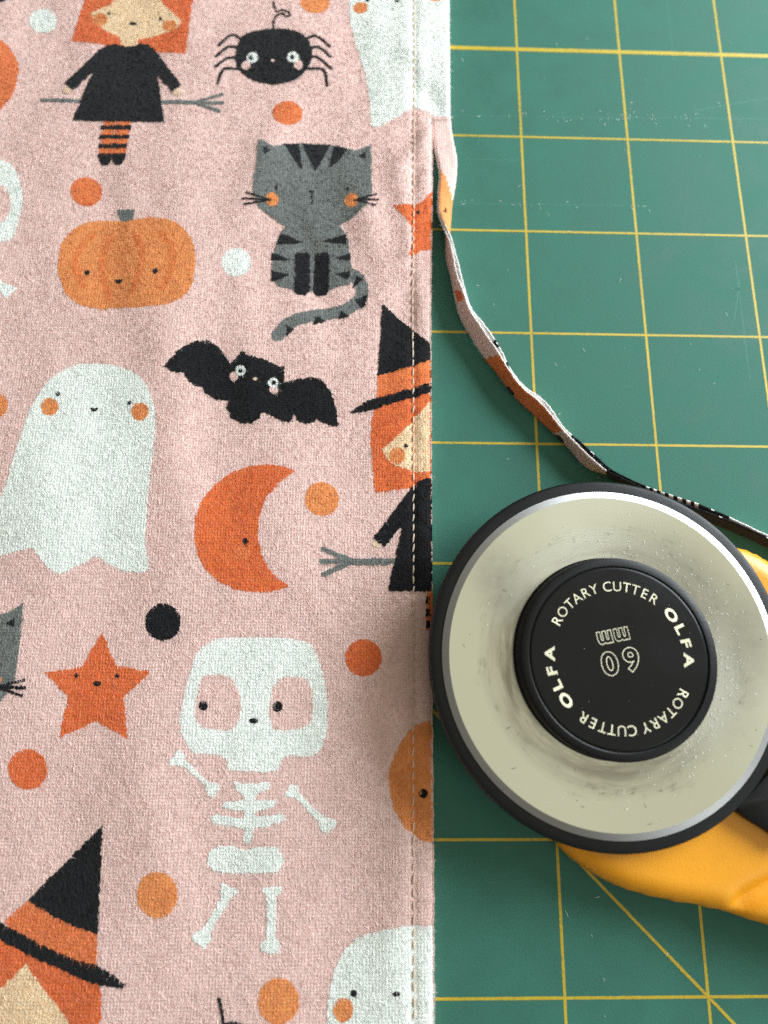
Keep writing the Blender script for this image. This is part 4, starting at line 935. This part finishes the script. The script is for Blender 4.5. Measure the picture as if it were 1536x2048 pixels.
s0 = obj('trimmed_strip', strip_layer(0), fab, label='narrow trimmed strip curling on edge across the mat')
obj('strip_layer', strip_layer(1), s0)

# ------------------------------------------------------------------ rotary cutter
CX, CY = 8.0, 58.45
cut = obj('rotary_cutter', None, label='rotary cutter with round steel blade, black boss and yellow handle', cat='rotary cutter')
cut.location = (CX * S, CY * S, 0)

def lathe(name, prof, m, n=160, close=False, mats=None, segm=None):
    """prof: list of (radius, z) from the outside in"""
    V, F, mi = [], [], []
    for r, z in prof:
        for k in range(n):
            a = 2 * math.pi * k / n
            V.append((r * math.cos(a), r * math.sin(a), z))
    for i in range(len(prof) - 1):
        for k in range(n):
            k2 = (k + 1) % n
            F.append((i * n + k, i * n + k2, (i + 1) * n + k2, (i + 1) * n + k)); mi.append(segm[i] if segm else 0)
    polys = [np.array(F)]
    if close:
        c_ = len(V); V.append((0, 0, prof[-1][1]))
        tri = [((len(prof) - 1) * n + k, (len(prof) - 1) * n + (k + 1) % n, c_) for k in range(n)]
        polys.append(np.array(tri)); mi += [segm[-1] if segm else 0] * n
    return mesh_arrays(name, V, polys, mats or [m], mi, smooth=True)

def sharp(me, deg=28):
    me.set_sharp_from_angle(angle=math.radians(deg))
    return me

# guard: thick black disc behind the blade
obj('guard', sharp(lathe('guard', [(20, 8.6), (30.6, 8.6), (31.8, 8.9), (32.25, 9.5), (32.25, 10.5), (31.9, 11.0), (31.2, 11.2), (28.5, 11.2), (20, 11.2)], M_BLACK)), cut)
# blade with its ground edge
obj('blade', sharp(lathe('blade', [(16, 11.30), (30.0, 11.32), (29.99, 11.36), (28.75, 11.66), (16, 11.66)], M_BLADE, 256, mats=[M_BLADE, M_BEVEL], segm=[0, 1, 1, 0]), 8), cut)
# boss
nut = obj('boss', sharp(lathe('boss', [(17.5, 11.6), (17.45, 11.9), (17.2, 12.2), (17.1, 14.5), (17.0, 14.85), (16.7, 15.05), (15.65, 15.1), (15.5, 15.0), (15.45, 14.72), (15.2, 14.72)], M_BLACK, 200, close=False), 35), cut)
obj('cap', sharp(lathe('cap', [(15.38, 14.5), (15.36, 14.92), (15.2, 15.02), (14.9, 15.04), (6, 15.04)], M_CAP, 160, close=True), 35), nut)

# lettering printed on the cap
def glyph_mesh(ch, size, bold=0.0, sx=1.0, hollow=0.0):
    cu = bpy.data.curves.new('g', 'FONT')
    cu.body = ch; cu.size = size; cu.align_x = 'CENTER'; cu.align_y = 'BOTTOM_BASELINE'
    cu.resolution_u = 4
    if hollow:
        cu.fill_mode = 'NONE'; cu.bevel_depth = hollow; cu.bevel_resolution = 0; cu.offset = bold
    else:
        cu.offset = bold
        cu.fill_mode = 'FRONT'
    o = bpy.data.objects.new('g', cu); col.objects.link(o)
    dg = bpy.context.evaluated_depsgraph_get()
    me = o.evaluated_get(dg).to_mesh()
    V = np.array([v.co[:] for v in me.vertices]).reshape(-1, 3)
    F = [tuple(p_.vertices) for p_ in me.polygons]
    bpy.data.objects.remove(o); bpy.data.curves.remove(cu)
    V[:, 0] *= sx
    return V, F

def lettering(name, items, z):
    """items: (V, F, matrix 2x2, offset)"""
    Vs, Fs, b_ = [], [], 0
    for V, F, Mx, off in items:
        P = V.copy(); P[:, :2] = V[:, :2] @ Mx.T + off; P[:, 2] = V[:, 2] * 0.4 + z
        Vs.append(P); Fs += [tuple(i + b_ for i in f) for f in F]; b_ += len(V)
    V = np.concatenate(Vs)
    me = bpy.data.meshes.new(name)
    me.from_pydata([tuple(v) for v in V * S], [], Fs)
    me.materials.append(M_PRINT)
    return obj(name, me, nut)

def ring_text(items, rad):
    out = []
    for ch, deg, size, bold, sx in items:
        V, F = glyph_mesh(ch, size, bold, sx)
        a = math.radians(deg - 90)
        Mx = np.array(((math.cos(a), -math.sin(a)), (math.sin(a), math.cos(a))))
        out.append((V, F, Mx, np.array((math.cos(math.radians(deg)), math.sin(math.radians(deg)))) * rad))
    return out
ZL = 15.065
RC = [('R', 151), ('O', 142), ('T', 133), ('A', 125), ('R', 116.5), ('Y', 108.5), ('C', 97), ('U', 88.5), ('T', 80.5), ('T', 73), ('E', 65), ('R', 56.5)]
OL = [('O', 37.5), ('L', 24.5), ('F', 12.5), ('A', -1.5)]
for half in (0, 180):
    lettering('lettering', ring_text([(c, d - half - 1.0, 2.45, -0.006, 0.98) for c, d in RC], 11.2), ZL)
    lettering('lettering', ring_text([(c, d - half - 1.0, 2.3, 0.085, 1.42) for c, d in OL], 11.2), ZL)
a = math.radians(191.0)
Mx = np.array(((math.cos(a), -math.sin(a)), (math.sin(a), math.cos(a))))
it = []
for ch, ox, oy, size, sx in (('6', -1.95, -1.2, 5.2, 1.05), ('0', 1.95, -1.2, 5.2, 1.08), ('m', -1.35, -4.7, 3.9, 0.88), ('m', 1.65, -4.7, 3.9, 0.88)):
    V, F = glyph_mesh(ch, size, 0.18, sx, 0.07)
    it.append((V, F, Mx, Mx @ np.array((ox, oy + 0.2))))
lettering('numeral', it, ZL)

# black lock piece beside the guard
def slab(name, P, z0, z1, m, bev=0.5):
    P = catmull(np.array(P) - np.array((CX, CY)), True, 4)
    n = len(P); c_ = P.mean(0)
    def ring(f, z): return np.column_stack([c_ + (P - c_) * f, np.full(n, z)])
    R_ = [ring(0.99, z0), ring(1.0, z0 + 0.4), ring(1.0, z1 - bev), ring(0.985, z1 - bev * 0.3), ring(0.955, z1)]
    V = np.concatenate(R_ + [np.array([[c_[0], c_[1], z1]])])
    F = [(i * n + k, i * n + (k + 1) % n, (i + 1) * n + (k + 1) % n, (i + 1) * n + k) for i in range(4) for k in range(n)]
    T_ = [(4 * n + k, 4 * n + (k + 1) % n, 5 * n) for k in range(n)]
    me = mesh_arrays(name, V, [np.array(F), np.array(T_)], [m])
    return me
obj('blade_lock', slab('blade_lock', LOCK[::-1], 6.0, 10.3, M_BLACK), cut)

# yellow handle: rounded outline, swelling towards the grip
HOUT = np.array(HAND + [(44, 10.5), (62, 4), (95, -8), (135, -18), (165, -18), (172, -2), (160, 14), (120, 26), (88, 40), (66, 56), (52, 69)] + HTOP + [(20, 82.5), (2, 82), (-10, 72), (-14, 58), (-11, 44)])
HQ = catmull(HOUT, True, 8)
def handle_mesh():
    Q = resample(HQ, 0.8)
    st = 0.9
    lo, hi = Q.min(0), Q.max(0)
    gx, gy = np.meshgrid(np.arange(lo[0], hi[0], st), np.arange(lo[1], hi[1], st))
    G = np.stack([gx.ravel(), gy.ravel()], 1); G = G[inside(G, Q)]
    def dist(P):
        out = np.empty(len(P))
        A_, B_ = Q, np.roll(Q, -1, 0); AB = B_ - A_; L2 = (AB ** 2).sum(1)
        for k0 in range(0, len(P), 1500):
            p_ = P[k0:k0 + 1500, None, :]
            t = np.clip(((p_ - A_) * AB).sum(-1) / L2, 0, 1)
            out[k0:k0 + 1500] = np.sqrt(((p_ - (A_ + t[..., None] * AB)) ** 2).sum(-1).min(1))
        return out
    dG = dist(G); G = G[dG > 0.45]
    P2 = [Vector(q) for q in Q] + [Vector(g) for g in G]
    vo, eo, fo, _, _, _ = delaunay_2d_cdt(P2, [], [list(range(len(Q)))], 1, 1e-5)
    P = np.array([(v.x, v.y) for v in vo])
    d = dist(P)
    Fp = np.array([f for f in fo if len(f) == 3])
    a, b_, c_ = P[Fp[:, 0]], P[Fp[:, 1]], P[Fp[:, 2]]
    cr = (b_ - a)[:, 0] * (c_ - a)[:, 1] - (b_ - a)[:, 1] * (c_ - a)[:, 0]
    Fp[cr < 0] = Fp[cr < 0][:, ::-1]
    dd = np.clip(d / 4.5, 0, 1)
    z = 4.2 + 3.6 * np.sqrt(1 - (1 - dd) ** 2) - 0.35 * (1 - np.clip(d / 0.8, 0, 1)) ** 2 * 2
    # crease where the finger flange meets the grip
    FA = np.array(FOLD + [(48, 20), (70, 12)])
    best = np.full(len(P), 1e9); side = np.zeros(len(P))
    for p0, p1 in zip(FA[:-1], FA[1:]):
        v = p1 - p0; t = np.clip(((P - p0) @ v) / (v @ v), 0, 1)
        q = p0 + t[:, None] * v; e = np.linalg.norm(P - q, axis=1)
        s_ = np.sign(v[0] * (P - p0)[:, 1] - v[1] * (P - p0)[:, 0])
        up = e < best; best[up] = e[up]; side[up] = s_[up]
    along = smooth01((P[:, 0] - 26.0) / 4.0)
    z = z - along * 1.9 * np.exp(-0.5 * (best / 1.2) ** 2) + along * np.where(side < 0, 0.6, 0.0) * smooth01(best / 2)
    z = z + smooth01((P[:, 0] - 60) / 40) * 4 * np.clip(d / 8, 0, 1)
    under = np.hypot(P[:, 0] - CX, P[:, 1] - CY) < 33.5
    z = np.where(under, np.minimum(z, 8.5), z)
    V = np.column_stack([P - np.array((CX, CY)), z])
    nb = len(V); n = len(Q)
    # the outline vertices come first in the triangulation output order only by position: rebuild the wall from Q
    zr = float(z[np.argmin(d)])
    rim = []
    for q in Q:
        j = np.argmin(((P - q) ** 2).sum(1)); rim.append(j)
    Wv, Wf = [], []
    cQ = Q.mean(0)
    Nq = np.roll(Q, -1, 0) - np.roll(Q, 1, 0); Nq /= np.linalg.norm(Nq, axis=1)[:, None]
    inn = np.stack([-Nq[:, 1], Nq[:, 0]], 1)
    if (inn * (cQ - Q)).sum() < 0: inn = -inn
    for lv, (off, zz) in enumerate(((0.15, 3.0), (0.9, 1.2), (2.0, 0.1))):
        for k in range(n): Wv.append((*(Q[k] + inn[k] * off - np.array((CX, CY))), zz))
    V = np.concatenate([V, np.array(Wv)])
    for k in range(n):
        k2 = (k + 1) % n
        Wf.append((rim[k], nb + k, nb + k2, rim[k2]))
        for lv in range(2): Wf.append((nb + lv * n + k, nb + (lv + 1) * n + k, nb + (lv + 1) * n + k2, nb + lv * n + k2))
    me = mesh_arrays('handle', V, [Fp, np.array(Wf)], [M_YEL])
    return me
obj('handle', handle_mesh(), cut)

# ------------------------------------------------------------------ lint
def lint(P, zf, lo, hi, wid, seed):
    r = np.random.default_rng(seed)
    V, F = [], []
    for x, y in P:
        L = r.uniform(lo, hi); th = r.uniform(0, 6.28); k_ = r.normal(0, 1.6)
        n = 5; pts = []
        px_, py_ = x, y
        for i in range(n):
            pts.append((px_, py_)); th2 = th + k_ * i / n
            px_ += L / n * math.cos(th2); py_ += L / n * math.sin(th2)
        b_ = len(V); up = r.uniform(0.05, 0.25)
        for i, (qx, qy) in enumerate(pts):
            t = i / (n - 1); w = wid * (0.5 + 0.5 * math.sin(math.pi * t)) * r.uniform(0.7, 1.3)
            dx, dy = -math.sin(th + k_ * t), math.cos(th + k_ * t)
            z = zf(qx, qy) + 0.05 + up * math.sin(math.pi * t)
            V += [(qx + dx * w, qy + dy * w, z), (qx - dx * w, qy - dy * w, z + 0.01)]
        F += [(b_ + 2 * i, b_ + 2 * i + 1, b_ + 2 * i + 3, b_ + 2 * i + 2) for i in range(n - 1)]
    return mesh_arrays('lint', V, [np.array(F)], [M_LINT], smooth=False)
r = np.random.default_rng(21)
LP = []
for _ in range(48): LP.append((r.uniform(-15, 45), 183.5 + r.normal(0, 1.1) + (0.5 if r.random() < 0.5 else 0)))
for _ in range(16): LP.append((r.uniform(-15, 30), 159.5 + r.normal(0, 0.7)))
for _ in range(38): LP.append((r.uniform(-14, 60), r.uniform(90, 215)))
for _ in range(8): LP.append((r.uniform(-10, 20), r.uniform(-3, 20)))
obj('lint', lint(LP, lambda x, y: 0.0, 0.3, 1.5, 0.035, 5), label='tiny white lint fibres scattered over the green mat', cat='lint', kind='stuff')
BP = []
while len(BP) < 330:
    a = r.normal(-0.1, 0.75); q = 17.6 + r.gamma(2.0, 1.6)
    if q < 28.5: BP.append((q * math.cos(a), q * math.sin(a)))
while len(BP) < 400:
    a = r.uniform(0, 6.28); q = r.uniform(17.6, 28)
    BP.append((q * math.cos(a), q * math.sin(a)))
obj('blade_lint', lint(BP, lambda x, y: 11.66, 0.15, 1.0, 0.03, 6), cut, kind='stuff')
CP = []
for _ in range(16):
    a = r.uniform(0, 6.28); q = 15 * math.sqrt(r.uniform(0.1, 0.98))
    CP.append((q * math.cos(a), q * math.sin(a)))
obj('cap_lint', lint(CP, lambda x, y: 15.03, 0.1, 0.5, 0.015, 8), cut, kind='stuff')

DP = []
for _ in range(16):
    a = r.uniform(0, 6.28); q = r.uniform(21, 28)
    DP.append((q * math.cos(a), q * math.sin(a)))
dm = lint(DP, lambda x, y: 11.63, 0.3, 1.4, 0.03, 12)
dm.materials[0] = M_BLACK
obj('scratch', dm, cut, kind='stuff')
